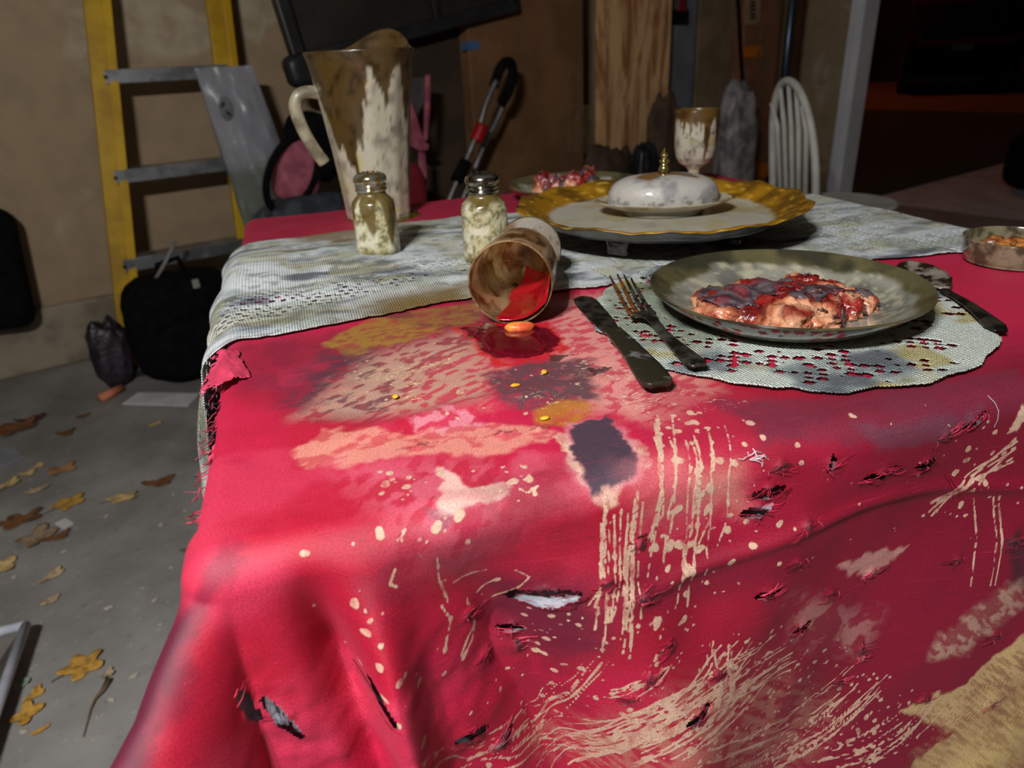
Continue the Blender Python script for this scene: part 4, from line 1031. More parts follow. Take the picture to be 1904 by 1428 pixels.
def meat(label, loc, ax, ay, hgt, rz, n, seed):
    p = thing('meat_portion', label, 'meat', loc, rz, 'portions of meat'); r_ = np.random.default_rng(seed); cs = []
    k = 0
    while len(cs) < n and k < 4000:
        k += 1
        q = r_.uniform(-1, 1, 2)
        if q@q > .82: continue
        c_ = np.array([q[0]*ax, q[1]*ay])
        if all(np.hypot(*(c_-o[:2])) > ax*.20 for o in cs): cs.append(np.array([c_[0], c_[1], ax*r_.uniform(.22, .36), hgt*r_.uniform(.55, .90)]))
    for i, (cx, cy, R_, h_) in enumerate(cs):
        me = bpy.data.meshes.new('meat_chunk'); bm = bmesh.new(); bmesh.ops.create_icosphere(bm, subdivisions=4, radius=1); bm.to_mesh(me); bm.free()
        V = verts(me); d = fbm3(V, 1.7, 4, seed*31+i); d2 = fbm3(V, 4.5, 3, seed*37+i)
        d3 = fbm3(V, 9, 3, seed*41+i); V = V*(.60+.72*d+.40*(d2-.5)+.42*(d3-.5))[:, None]; V[:, 0] *= R_*1.15; V[:, 1] *= R_*.85; V[:, 2] = np.maximum(V[:, 2]*h_*.9+h_*.30, 0)
        a_ = r_.uniform(0, PI); ca, sa = math.cos(a_), math.sin(a_); V[:, 0], V[:, 1] = V[:, 0]*ca-V[:, 1]*sa, V[:, 0]*sa+V[:, 1]*ca
        V += np.array([cx, cy, 0]); setverts(me, V)
        nn = fbm3(V+.3, 75, 4, seed+2); nl = fbm3(V+.1, 32, 3, seed+4)
        Cm = np.ones((len(V), 3))*np.array(lin(206, 150, 116)); Cm = mixc(Cm, lin(176, 92, 60), sst(.42, .58, nn)*.8); Cm = mixc(Cm, lin(128, 14, 18), sst(.47, .60, nl+.25*(V[:, 2]/hgt-.5))*.95)
        Cm = mixc(Cm, lin(70, 14, 18), sst(.60, .72, nn)*.8); setcol(me, Cm)
        me.polygons.foreach_set('use_smooth', [True]*len(me.polygons)); me.materials.append(M_meat)
        o = bpy.data.objects.new('meat_chunk', me); COL.objects.link(o); o.parent = p
    # grey gravy poured over the chunks
    n_ = 130; X, Y = np.meshgrid(np.linspace(-ax*1.2, ax*1.2, n_), np.linspace(-ay*1.25, ay*1.25, n_)); Z = np.full(X.shape, -.004)
    for cx, cy, R_, h_ in cs:
        q = 1-((X-cx)/(R_*1.05))**2-((Y-cy)/(R_*.95))**2
        Z = np.maximum(Z, np.where(q > 0, h_*.30+h_*.95*np.sqrt(np.clip(q, 0, 1)), -.004))
    Zs = Z.copy()
    for _ in range(5): Zs[1:-1, 1:-1] = np.maximum(Zs[1:-1, 1:-1], (Zs[:-2, 1:-1]+Zs[2:, 1:-1]+Zs[1:-1, :-2]+Zs[1:-1, 2:])/4)
    fld = fbm(X*42, Y*42, 4, seed+60)+.10*np.exp(-((X*.3+Y-.008)/.022)**2)
    kp_ = (fld > .515)&(Zs > .001)&((X/(ax*1.1))**2+(Y/(ay*1.15))**2 < 1)
    P_ = np.stack([X, Y, Zs+.0016*sst(.515, .56, fld)-.0004], -1); nn = fbm(X*150, Y*150, 3, 5)
    Cg = mixc(np.ones(X.shape+(3,))*np.array(lin(96, 84, 88)), lin(60, 44, 52), sst(.4, .65, nn)); Cg = mixc(Cg, lin(128, 40, 52), sst(.55, .7, fbm(X*50, Y*50, 3, 66))*.7)
    grid_obj('gravy', P_, mat_attr('grey_gravy', .28, grain=.3, gscale=500, Coat_Weight=.3, bump=.3), p, kp_[:-1, :-1], None, True, {'Col': Cg}, None, .0012)
    for k in range(7):
        c_ = cs[r_.integers(len(cs))]; MB().lathe(smoothp([(0, .006), (.003, .0055), (.0052, .003), (.004, 0), (0, 0)], 16), 16, lambda r, z, a, i: (r*(1+.35*math.cos(a)), z)).build('dark_bead', mat('black_bean', (.02, .015, .018), None, 20, .12), p, True).location = (c_[0]+c_[2]*.75*r_.choice((-1, 1)), c_[1]-c_[2]*.6, .004)
    return p
PC = Vector((.396, .503, ZD))
plate('grimy round plate of meat on the lace doily', PC, .115, 71)
mc = at(1462, 560, ZD+.012); meat('lumpy red-glazed meat with grey gravy on the near plate', (mc.x, mc.y, ZD+.0042), .070, .047, .020, math.radians(-17), 26, 5)
PB = Vector((.452, 1.135, ZC+.0005))
plate('grimy plate of meat behind the tray at the far table edge', PB, .112, 75)
meat('heap of pinkish meat on the plate behind the tray', (PB.x-.004, PB.y+.005, ZC+.0047), .056, .044, .040, .3, 18, 8)

# ---- knife, fork, spoon
def cutlery(p0, p1, prof, zf, th, name, m, parent, n=60, across=9, cup=None):
    """flat bar of varying width along p0->p1; prof [(u, halfwidth)], zf(u) height"""
    p0, p1 = Vector(p0), Vector(p1); d = p1-p0; L_ = d.length; d.normalize(); sdv = Vector((-d.y, d.x, 0))
    us_ = np.linspace(0, 1, n); hw_ = np.interp(us_, [q[0] for q in prof], [q[1] for q in prof]); G = np.zeros((n, across, 3))
    for i, u in enumerate(us_):
        for j in range(across):
            w_ = -1+2*j/(across-1); c_ = p0+d*(L_*u)+sdv*(hw_[i]*w_); z_ = zf(u)+.0008*(1-w_*w_)
            if cup: z_ += cup(u, w_)
            G[i, j] = (c_.x, c_.y, z_)
    return grid_obj(name, G, m, parent, None, None, True, None, None, th)
kz = ZC+.0055
a0, a1 = at(1082, 552, kz), at(1226, 722, kz)
kn = thing('table_knife', 'tarnished dark table knife beside the fork', 'knife', (0, 0, 0), 0, 'cutlery')
mid = a0+(a1-a0)*.47
cutlery(a0, mid, [(0, .004), (.04, .0090), (.15, .0108), (.6, .0100), (.9, .0078), (1, .0062)], lambda u: kz-.0015+.0015*u, .0016, 'blade', M_dirt, kn)
cutlery(mid, a1, [(0, .0060), (.1, .0066), (.5, .0085), (.85, .0112), (.96, .0105), (1, .0060)], lambda u: kz+.0018*math.sin(PI*u), .0042, 'handle', mat('dirty_knife_handle', lin(48, 44, 32), lin(120, 120, 120), 55, .4, .4, .55, .68, bump=.5, bscale=300, bdist=.0006), kn)
fz = ZD+.004
f0, f1 = at(1192, 582, fz+.002), at(1300, 684, fz)
fk = thing('table_fork', 'tarnished fork with rusty tines on the doily edge', 'fork', (0, 0, 0), 0, 'cutlery')
cutlery(f0, f1, [(0, .0112), (.06, .0100), (.14, .0048), (.25, .0034), (.5, .0040), (.8, .0068), (.95, .0078), (1, .0045)], lambda u: fz+.004*math.exp(-((u-.2)/.16)**2), .0022, 'handle', M_silv, fk)
for k, (x_, y_) in enumerate([(1134, 513), (1148, 510), (1160, 511), (1173, 517)]):
    tp_ = at(x_, y_, fz+.008); d = (f1-f0).normalized(); s2 = Vector((-d.y, d.x, 0)); rt = f0+s2*((1.5-k)*-.0064)+Vector((0, 0, .0005))
    pts_ = [rt+d*.006, rt, rt.lerp(tp_, .33)+Vector((0, 0, -.0025)), rt.lerp(tp_, .7)+Vector((0, 0, -.0012)), tp_]
    MB().tube(pts_, [.0024, .0023, .0020, .0018, .0009], 8, True, .7).build('tine', M_rust if k < 2 else M_silv, fk, True)
sz = ZC+.004
s0, s1 = at(1690, 484, sz+.006), at(1860, 619, sz)
spn = thing('table_spoon', 'tarnished spoon at the right of the near plate', 'spoon', (0, 0, 0), 0, 'cutlery')
ms = at(1757, 540, sz+.002)
cutlery(s0, ms, [(0, .002), (.05, .010), (.18, .0178), (.42, .0215), (.65, .0190), (.85, .0110), (1, .0042)], lambda u: sz+.004-.001*u, .0014, 'bowl', mat('spoon_bowl_dirt', lin(176, 166, 152), lin(56, 36, 28), 70, .3, .5, .42, .58), spn, 50, 15, lambda u, w_: -.006*(1-w_*w_)*math.sin(PI*min(1, u*1.05)))
cutlery(ms, s1, [(0, .0042), (.2, .0034), (.6, .0050), (.9, .0078), (1, .0045)], lambda u: sz+.003*math.sin(PI*u), .0022, 'handle', M_dirt, spn)

# ---- small glass dish at the right edge
bc = Vector((.712, .548, ZC)); gd = thing('glass_dish', 'small round glass dish with brown morsels at the right table edge', 'dish', bc)
MB().lathe(smoothp([(0, 0), (.040, 0), (.045, .003), (.047, .010), (.049, .021), (.050, .0245), (.049, .0255), (.0475, .0245), (.046, .012), (.042, .006), (0, .0045)], 60), 80).build('bowl', mat('smoked_dish_glass', lin(150, 140, 112), lin(84, 76, 58), 60, .12, 0, Coat_Weight=.5, Transmission_Weight=.35), gd, True)
MB().lathe([(0, .008), (.03, .0075), (.044, .0065)], 40).build('sauce', M_oil, gd, True)
for k in range(7):
    a = k*2.4; r_ = .007+.024*(k/7)
    me = bpy.data.meshes.new('morsel'); bm = bmesh.new(); bmesh.ops.create_icosphere(bm, subdivisions=3, radius=1); bm.to_mesh(me); bm.free()
    V = verts(me); n_ = fbm3(V, 2.6, 4, 90+k); V = V*(.6+.8*n_)[:, None]*np.array([.011, .010, .008]); setverts(me, V)
    nn = fbm3(V, 160, 3, k); setcol(me, mixc(np.ones((len(V), 3))*np.array(lin(190, 122, 60)), lin(110, 56, 26), sst(.4, .65, nn)))
    me.polygons.foreach_set('use_smooth', [True]*len(me.polygons)); me.materials.append(M_meat)
    o = bpy.data.objects.new('morsel', me); COL.objects.link(o); o.location = (bc.x+r_*math.cos(a+2.2), bc.y+r_*math.sin(a+2.2), ZC+.014)
    tag(o, 'brown morsel heaped in the small glass dish', 'food', 'morsels in the glass dish')
# ==================================================================== ROUND THE GARAGE
def blob(name, size, M, m, parent=None, pw=.6, amp=.12, nsc=2.0, seed=0, seg=48, col=None):
    """lumpy rounded body (superellipsoid) sitting on its base"""
    us_ = np.linspace(-PI/2, PI/2, seg//2+1); vs2 = np.linspace(-PI, PI, seg+1); U, V_ = np.meshgrid(vs2, us_)
    sg = lambda x, p_: np.sign(x)*np.abs(x)**p_
    X = sg(np.cos(V_), pw)*sg(np.cos(U), pw); Y = sg(np.cos(V_), pw)*sg(np.sin(U), pw); Z = sg(np.sin(V_), pw)
    P_ = np.stack([X, Y, Z], -1).reshape(-1, 3); n_ = fbm3(P_+5, nsc, 4, seed)
    P_ = P_*(1+amp*2*(n_-.5))[:, None]*np.array(size)/2; P_[:, 2] += size[2]/2; P_[:, 2] = np.maximum(P_[:, 2], 0)
    o = grid_obj(name, P_.reshape(U.shape+(3,)), m, parent)
    if M is not None: o.matrix_world = M
    return o
def RM(t_, s_, z_=0, rz=0):
    M = ROOM.copy(); M.translation = rm(t_, s_, z_); return M @ Matrix.Rotation(rz, 4, 'Z')
def panel(name, pix, s_, th, m, parent=None, **k):     # outline on the plane s, thick towards the wall
    return MB().prism([wp(x, y, s_) for x, y in pix], Vector((-ND[0], -ND[1], 0))*th).build(name, m, parent, **k)

# ---- yellow step ladder leaning on the wall
M_yel = mat('yellow_fibreglass', lin(196, 156, 6), lin(166, 126, 4), 6, .45)
M_yel2 = mat('yellow_flange', lin(210, 168, 10), lin(186, 142, 6), 6, .4)
lad = thing('step_ladder', 'yellow step ladder with aluminium steps leaning on the wall', 'ladder', rm(.3, .3, 0))
def wpt(x, y, s_): return np.array(wp(x, y, s_))
def rail(xa, ya, xb, yb, w_):
    p, q = wpt(xa, ya, .16), wpt(xb, yb, .27); d = q-p; k0 = (0.012-p[2])/d[2]; k1 = (1.75-p[2])/d[2]
    return p+d*k1, p+d*k0
inv = lad.matrix_basis.inverted() if False else None
def wmat(o): return o.matrix_basis.copy() if o.parent is None else wmat(o.parent) @ o.matrix_parent_inverse @ o.matrix_basis
def put(o, par):                       # keep world placement under a parent Empty
    o.parent = par; o.matrix_parent_inverse = wmat(par).inverted(); return o
Wv = Vector((WD[0], WD[1], 0)); Nv = Vector((ND[0], ND[1], 0))
rails = []
for (xa, ya, xb, yb) in ((180, 0, 228, 480), (405, 0, 466, 480)):
    tp_, bt_ = rail(xa, ya, xb, yb, 0); tp_, bt_ = Vector(tp_), Vector(bt_); d = (tp_-bt_).normalized(); rails.append((tp_, bt_))
    sec = [(-.038, 0), (.038, 0), (.038, .03), (.031, .03), (.031, .007), (-.031, .007), (-.031, .03), (-.038, .03)]
    r_ = put(MB().prism([bt_+Wv*x-Nv*y for x, y in sec], tp_-bt_).build('side_rail', M_yel, None, bevel=.002), lad)
    x2 = .026
    put(MB().prism([bt_+Wv*x+Nv*y for x, y in ((x2-.014, .001), (x2+.014, .001), (x2+.014, .014), (x2-.014, .014))], tp_-bt_).build('rail_flange', M_yel2, None, bevel=.002), r_)
    put(MB().box(bt_+Vector((0, 0, .004)), (.09, .05, .032)).build('rubber_foot', M_black, None, bevel=.004), r_)
for (yl, yr) in ((142, 133), (328, 300), (490, 452)):
    (t0, b0), (t1, b1) = rails
    def onrail(tp_, bt_, z_): return bt_+(tp_-bt_)*((z_-bt_.z)/(tp_.z-bt_.z))
    zl = wp(220, yl, .22).z
    p, q = onrail(t0, b0, zl), onrail(t1, b1, zl)
    st = put(MB().prism([p+Nv*.016+Vector((0, 0, -.022)), p+Nv*.016+Vector((0, 0, .022)), p-Nv*.07+Vector((0, 0, .022)), p-Nv*.07+Vector((0, 0, .016)), p+Nv*.012+Vector((0, 0, .016)), p+Nv*.012+Vector((0, 0, -.022))], q-p).build('step', M_metal, None, bevel=.002), lad)
    for e in (p, q): put(MB().tube([e+Nv*.016, e+Nv*.022], .006, 8).build('rivet', M_black, None, True), st)

# ---- grey plastic bag hanging over the ladder step
t = NT('grey_plastic_bag'); v = t.coord('Object'); sepz = t.n('ShaderNodeSeparateXYZ'); t.l(t.n('ShaderNodeTexCoord').outputs['Object'], sepz.inputs[0])
cg = t.mix(t.ramp(t.math('ADD', sepz.outputs[2], t.math('MULTIPLY', t.noise(v, 9, 3), .12)), -.20, -.28), lin(142, 142, 148), lin(104, 110, 100))
t.set(Base_Color=cg, Roughness=.35); t.bump(t.noise(v, 14, 3), .5, .012); M_pbag = t.m
n_ = 60; U, V_ = np.meshgrid(np.linspace(0, 1, n_), np.linspace(0, 1, n_))
bag_t = wp(418, 142, .24)
def bag_side(sgn):
    lw = -.115+.03*V_; rwid = .075+.075*V_
    x_ = lw+(rwid-lw)*U+.055*V_*U*0+.06*V_**1.2*.55; z_ = .03-.56*V_+.02*np.sin(U*9)*sst(.85, 1, V_)
    y_ = sgn*(.012+.035*np.sin(PI*np.clip(V_*1.0, 0, 1))*np.sin(PI*U)**.6)+.040*(fbm(U*2.2, V_*3, 3, 3+int(sgn))-.5)
    return np.stack([x_, y_-.02, z_], -1)
pbag = thing('plastic_bag', 'grey plastic bag hung over the middle ladder step', 'bag', M=RM(0, 0))
pbag.matrix_world = RM(ts(bag_t)[0], .30, bag_t.z)
for sgn in (-1, 1): grid_obj('bag_side', bag_side(sgn), M_pbag, pbag)
em = MB().lathe([(0, .001), (.028, .001), (.029, 0)], 40).build('emblem', mat('bag_emblem_grey', lin(112, 114, 118), lin(100, 102, 106), 20, .5), pbag)
em.matrix_local = Matrix.Translation((-.052, -.062, -.10)) @ Matrix.Rotation(PI/2, 4, 'X') @ Matrix.Rotation(0, 4, 'Y') @ Matrix.Diagonal((.8, 1.35, 1, 1))
for (x_, y_, a_) in ((-.010, .010, .6), (.006, -.012, -.5)):
    k_ = MB().box((0, 0, .002), (.018, .008, .001)).build('emblem_mark', mat('emblem_black', (.01, .01, .01), None, 9, .6), em); k_.location = (x_, y_, 0); k_.rotation_euler = (0, 0, a_)

# ---- black case at the left edge, black backpack, purple bag, heap of bags
def rnd(name, label, cat, t_, s_, size, m, rz=0, tiltx=0, pw=.35, amp=.04, seed=0, nsc=2.0, z_=0):
    o = blob(name, size, RM(t_, s_, z_, rz) @ Matrix.Rotation(tiltx, 4, 'X'), m, None, pw, amp, nsc, seed); tag(o, label, cat); return o
M_bk = mat('black_fabric', (.0025, .0025, .003), (.005, .005, .0055), 30, .9, bump=.3, Specular_IOR_Level=.1)
p_ = ts(wp(30, 600, .33))
kc = thing('hard_case', 'black rounded case hung on the wall above the concrete curb', 'case', M=RM(p_[0]-.09, .09, .22))
bc_ = MB().box((0, 0, .19), (.30, .16, .40)).build('shell', M_bk, kc, bevel=.05, seg=4); bc_.rotation_euler = (.0, .10, 0)
MB().tube([(-.05, 0, .385), (-.05, 0, .41), (.05, 0, .40), (.05, 0, .38)], .008, 8).build('handle', M_black, kc, True)
MB().box((0, .06, .25), (.08, .05, .08)).build('wall_hook', M_metal, kc, bevel=.004)
p_ = ts(at(335, 722, 0))
bp = thing('backpack', 'black backpack slumped on the floor beside the ladder', 'backpack', M=RM(p_[0]+.085, p_[1]-.12, 0, .1))
blob('main_body', (.36, .22, .37), None, M_bk, bp, .55, .10, 1.6, 4)
blob('front_pocket', (.27, .10, .20), None, M_bk, bp, .5, .08, 1.8, 5).location = (-.01, -.10, .03)
MB().tube([(-.05, 0, .34), (-.04, 0, .40), (.03, 0, .41), (.05, 0, .34)], .010, 8).build('grab_handle', M_bk, bp, True)
MB().tube([(-.06, -.02, .36), (-.02, -.03, .41), (.03, -.02, .47)], .006, 8).build('strap', mat('grey_strap', lin(140, 138, 136), None, 9, .7), bp, True)
MB().box((.04, -.095, .335), (.022, .01, .03)).build('brand_tag', mat('tag_grey', lin(150, 150, 146), None, 9, .6), bp, bevel=.003)
rnd('carrier_bag', 'thin purple carrier bag crumpled behind the black backpack', 'bag', ts(at(222, 690, 0))[0]-.02, .38, (.12, .09, .24), mat('purple_film', lin(52, 44, 54), lin(28, 24, 30), 14, .45, bump=.8, bdist=.02, bscale=18), seed=8, amp=.34, pw=.8)
M_pink = mat('pink_fabric', lin(172, 92, 108), lin(140, 66, 84), 16, .8)
M_grf = mat('grey_fabric', lin(86, 86, 92), lin(58, 58, 64), 16, .85)
c_ = wp(535, 330, .52); tt = ts(c_)
hb = thing('bundled_bag', 'black and pink bundled bag on a grey sack beside the ladder', 'bag', M=RM(tt[0]+.0, .50, 0))
blob('grey_sack', (.34, .22, .56), None, M_grf, hb, .6, .12, 2.2, 12)
k_ = blob('pink_panel', (.15, .12, .22), None, M_pink, hb, .6, .08, 2, 13); k_.location = (-.015, -.06, .55); k_.rotation_euler = (0, .35, 0)
ring = [(-.015+.085*math.cos(a)*(1)+.05*math.sin(a), -.115, .655+.12*math.sin(a)) for a in np.linspace(0, 2*PI, 26)]
MB().tube(ring, .013, 8, False).build('black_piping', M_bk, hb, True)
MB().tube([(-.10, -.12, .52), (0, -.14, .49), (.12, -.13, .53), (.2, -.08, .60)], .008, 8).build('cream_cord', mat('cream_cord', lin(176, 168, 156), None, 9, .7), hb, True)
blob('black_pouch', (.16, .14, .24), None, M_bk, hb, .6, .12, 2, 14).location = (.10, -.03, .60)
blob('dark_bundle', (.30, .16, .16), None, mat('slate_fabric', lin(60, 66, 74), lin(40, 44, 50), 16, .85), hb, .6, .16, 2.4, 15).location = (.03, -.10, .42)
c_ = wp(618, 350, .62); tt = ts(c_)
rc = thing('red_chair', 'dark red padded chair back behind the pitcher', 'chair', M=RM(tt[0]+.12, .78, 0))
M_rdf = mat('dark_red_fabric', lin(120, 8, 30), lin(90, 4, 20), 14, .8)
blob('backrest', (.30, .07, .34), None, M_rdf, rc, .4, .05, 2, 16).location = (0, 0, .33)
blob('seat', (.34, .32, .08), None, M_rdf, rc, .4, .04, 2, 17).location = (0, -.12, .28)
for sx in (-1, 1):
    for sy in (0, -.26): MB().tube([(sx*.13, sy, 0), (sx*.13, sy, .32)], .011, 8).build('leg', M_black, rc, True)

# ---- big black framed panel mounted on the wall behind the pitcher
c_ = wp(560, 112, .40); e_ = wp(950, 12, .40); tl_, tr_ = ts(c_), ts(e_)
angp = math.atan2(tr_[2]-tl_[2], tr_[0]-tl_[0]); Lp = math.hypot(tr_[0]-tl_[0], tr_[2]-tl_[2])+.02
fp = thing('framed_panel', 'large black framed panel mounted askew high on the wall', 'panel', M=RM(tl_[0], .38, tl_[2]) @ Matrix.Rotation(-angp, 4, 'Y'))
Hp = .62
for nm, c0, sz_ in (('frame_bar', (Lp/2, 0, .0), (Lp+.05, .05, .05)), ('frame_bar', (Lp/2, 0, Hp), (Lp+.05, .05, .05)), ('frame_bar', (-.0, 0, Hp/2), (.05, .05, Hp)), ('frame_bar', (Lp, 0, Hp/2), (.05, .05, Hp))):
    MB().box(c0, sz_).build(nm, M_black, fp, bevel=.008)
MB().box((Lp/2, .02, Hp/2), (Lp, .012, Hp)).build('dark_sheet', mat('dark_brown_sheet', lin(40, 34, 26), lin(30, 26, 20), 5, .6), fp)
MB().box((Lp*.62, -.005, Hp/2), (.03, .02, Hp)).build('centre_bar', M_black, fp, bevel=.004)
blob('end_cap', (.11, .08, .11), None, M_black, fp, .6, .05, 2, 3).location = (-.01, -.01, -.085)
MB().box((Lp*.86, -.030, .085), (.16, .01, .035)).build('grey_strip', mat('strip_grey', lin(96, 90, 88), None, 8, .5), fp)
for x_ in (.2, .7): MB().box((x_, .20, .40), (.05, .35, .05)).build('wall_bracket', M_metal, fp, bevel=.004)

# ---- cartons, boards and a plank along the wall
M_card = mat('cardboard', lin(128, 92, 58), lin(110, 76, 46), 5, .85, bump=.1)
M_cardd = mat('dark_cardboard', lin(72, 54, 38), lin(56, 42, 30), 5, .85)
M_tape = NT('clear_film'); v = M_tape.coord('Object'); M_tape.set(Base_Color=lin(150, 120, 90), Roughness=.08, Alpha=.35, Specular_IOR_Level=.8); M_tape.bump(M_tape.noise(v, 26, 3, .6), 1.0, .012); M_tape = M_tape.m
M_blue = mat('blue_tape', lin(70, 110, 150), lin(58, 92, 128), 12, .6)
M_otape = mat('orange_tape', lin(204, 112, 20), lin(186, 98, 16), 12, .5)
def tx(x, y, s_): return ts(wp(x, y, s_))[0]
def carton(label, t0, t1, s0, s1, z1, m, seamx=.5):
    w_, d_ = t1-t0, s1-s0; o = thing('cardboard_box', label, 'box', M=RM((t0+t1)/2, (s0+s1)/2, 0), group='cartons along the wall')
    MB().box((0, 0, z1/2), (w_, d_, z1)).build('carton_body', m, o, bevel=.006)
    MB().box((-w_*.25-.002, 0, z1+.003), (w_*.5-.006, d_, .005)).build('top_flap', m, o); MB().box((w_*.25+.002, 0, z1+.003), (w_*.5-.006, d_, .005)).build('top_flap', m, o)
    return o
c1 = carton('tall dark cardboard box standing behind the stroller', tx(755, 100, .26), tx(868, 100, .26), .04, .26, 1.15, M_cardd)
c2 = carton('large brown cardboard box with blue tape and clear film', tx(872, 100, .34), tx(1085, 100, .34), .268, .34, 1.42, M_card)
put(panel('blue_tape', [(858, 78), (891, 76), (891, 92), (858, 94)], .343, .002, M_blue), c2)
def film(x0, y0, x1, y1, s_, par, seed):
    n_ = 30; U, V_ = np.meshgrid(np.linspace(x0, x1, n_), np.linspace(y0, y1, n_)); n0 = fbm(U*.09, V_*.05, 3, seed)
    P_ = np.zeros(U.shape+(3,))
    for i in range(n_):
        for j in range(n_): P_[i, j] = wp(U[i, j], V_[i, j], s_+.006+.016*n0[i, j])
    return put(grid_obj('clear_film', P_, M_tape), par)
film(1050, 195, 1116, 285, .345, c2, 4)
# plywood plank
t = NT('plywood_grain'); v = t.coord('Object', (1, 1, .16)); wv = t.noise(v, 9, 4, .6, 2.2); wv2 = t.noise(v, 30, 4, .6, 1.0)
c = t.mix(t.ramp(wv, .40, .60), lin(222, 178, 128), lin(160, 106, 64)); c = t.mix(t.math('MULTIPLY', t.ramp(wv2, .5, .7), .5), c, lin(120, 74, 44)); t.set(Base_Color=c, Roughness=.7); M_ply = t.m
def board(name, label, cat, x0, x1, s_, th, z1, m, parts=None):
    t0, t1 = tx(x0, 100, s_), tx(x1, 100, s_)
    o = MB().box((0, 0, z1/2), (t1-t0, th, z1)).build(name, m, None, bevel=.003); o.matrix_world = RM((t0+t1)/2, s_-th/2, 0); tag(o, label, cat); return o
board('plywood_board', 'pale plywood board with strong wood grain leaning upright', 'board', 1112, 1246, .44, .022, 1.7, M_ply)
board('grey_board', 'grey upright board between the plywood and a beige panel', 'board', 1246, 1292, .30, .03, 1.62, mat('grey_board', lin(122, 124, 132), lin(104, 106, 114), 4, .6))
board('beige_panel', 'beige upright panel right of the grey board', 'panel', 1297, 1372, .26, .04, 1.75, mat('beige_panel', lin(138, 116, 90), lin(118, 98, 76), 4, .75))
br = thing('hand_brush', 'dark red brush hanging in front of the grey board', 'brush', wp(1266, 30, .33))
MB().box((0, 0, .10), (.05, .02, .16)).build('brush_handle', mat('brush_red', lin(110, 10, 20), lin(80, 6, 14), 10, .5), br, bevel=.006)
for k in range(14): MB().tube([(-.038+.0058*k, 0, .03), (-.042+.0064*k, .004*math.sin(k*2.1), -.035)], .004, 5).build('bristle_tuft', M_bk, br)
cord = MB().tube([wp(1370, -40, .36), wp(1375, 60, .37), wp(1379, 130, .36), wp(1385, 205, .37), wp(1392, 300, .36)], .010, 8).build('power_cord', M_bk, None, True); tag(cord, 'black cord hanging down beside the tall carton', 'cord')
c3 = carton('narrow tall carton with orange tape beside the door jamb', tx(1381, 100, .34), tx(1446, 100, .34), .27, .34, 1.62, mat('cardboard_red', lin(140, 92, 62), lin(120, 78, 52), 5, .8))
put(panel('orange_tape', [(1380, 86), (1418, 84), (1418, 105), (1380, 107)], .343, .002, M_otape), c3)
put(panel('orange_tape', [(1397, 306), (1440, 302), (1440, 326), (1397, 330)], .343, .002, M_otape), c3)
lb_ = put(panel('paper_label', [(1384, -10), (1414, -10), (1414, 44), (1386, 46)], .343, .002, mat('label_tan', lin(160, 130, 100), None, 8, .7)), c3)
for k, y_ in enumerate((2, 9, 16, 24, 31)): put(panel('label_print', [(1395, y_), (1405, y_-1), (1405, y_+4), (1395, y_+5)], .345, .0015, mat('print_black', (.015, .012, .01), None, 8, .8)), lb_)
film(1408, 40, 1430, 190, .345, c3, 9)
rod = MB().tube([tuple(rm(tx(1462, 100, .40), .40, 0)), tuple(rm(tx(1462, 100, .40)+.01, .40, 1.9))], .022, 16).build('metal_rod', mat('blue_steel', lin(120, 138, 158), lin(70, 80, 96), 3, .3, .8, stretch=(1, 1, .05)), None, True); tag(rod, 'blue-grey metal pole standing beside the white jamb', 'pole')
board('brown_board', 'narrow brown board between the pole and the white jamb', 'board', 1466, 1486, .34, .03, 1.9, mat('brown_board', lin(104, 62, 40), lin(84, 50, 32), 5, .7))
# crumpled bags low in front of the plank
def sack(name, label, x, y, s_, size, m, seed, pw=.55, amp=.2):
    c_ = ts(wp(x, y, s_)); rnd(name, label, 'bag', c_[0], s_, size, m, seed=seed, amp=amp, pw=pw, nsc=2.6)
sack('paper_sack', 'crumpled dark brown paper sack before the plywood board', 1130, 300, .70, (.34, .16, .60), M_cardd, 31, .75, .30)
sack('paper_sack', 'taller brown paper sack below the grey board', 1236, 260, .58, (.20, .12, .76), mat('brown_paper', lin(88, 66, 48), lin(64, 48, 36), 9, .85), 32, .75, .30)
sack('bin_bag', 'black bin bag squeezed between the two brown sacks', 1200, 300, .84, (.13, .10, .62), mat('black_film', (.010, .010, .012), (.02, .02, .022), 20, .3), 33)
sack('grey_plastic_sack', 'grey translucent plastic sack right of the standing goblet', 1368, 270, .62, (.22, .16, .80), mat('grey_film', lin(158, 152, 154), lin(112, 108, 112), 12, .35, bump=.6, bdist=.01), 34, .7, .26)

# ---- folded umbrella stroller
stt = ts(wp(850, 300, .58)); stv = thing('umbrella_stroller', 'folded umbrella stroller with pink seat and black hooked handles', 'stroller', rm(stt[0], .5, 0))
def ptube(name, pix, s_, r_, m, par, n=30):
    pa = np.array([tuple(wp(x, y, s_)) for x, y in pix]); return put(MB().tube([crom(pa, u) for u in np.linspace(0, len(pix)-1, n)], r_, 10).build(name, m, None, True), par)
M_tub = mat('stroller_tube', lin(150, 148, 148), lin(120, 118, 118), 12, .4, .7)
fr = ptube('frame_tube', [(923, 150), (905, 190), (888, 245), (862, 310), (835, 372), (800, 470), (770, 560)], .58, .012, M_tub, stv)
ptube('frame_tube', [(938, 190), (925, 222), (905, 262), (880, 320), (850, 400), (830, 470)], .50, .012, M_tub, stv)
ptube('hooked_handle', [(918, 162), (928, 132), (940, 116), (951, 120), (953, 140), (946, 168), (932, 192)], .57, .020, M_bk, stv)
ptube('joint', [(897, 232), (885, 262)], .58, .026, mat('joint_red', lin(176, 12, 20), lin(150, 8, 14), 9, .4), stv, 6)
ptube('lower_grip', [(868, 300), (848, 338)], .58, .026, M_bk, stv, 6)
def cloth_panel(name, pix, s_, m, par): return put(panel(name, pix, s_, .018, m, None, bevel=.006), par)
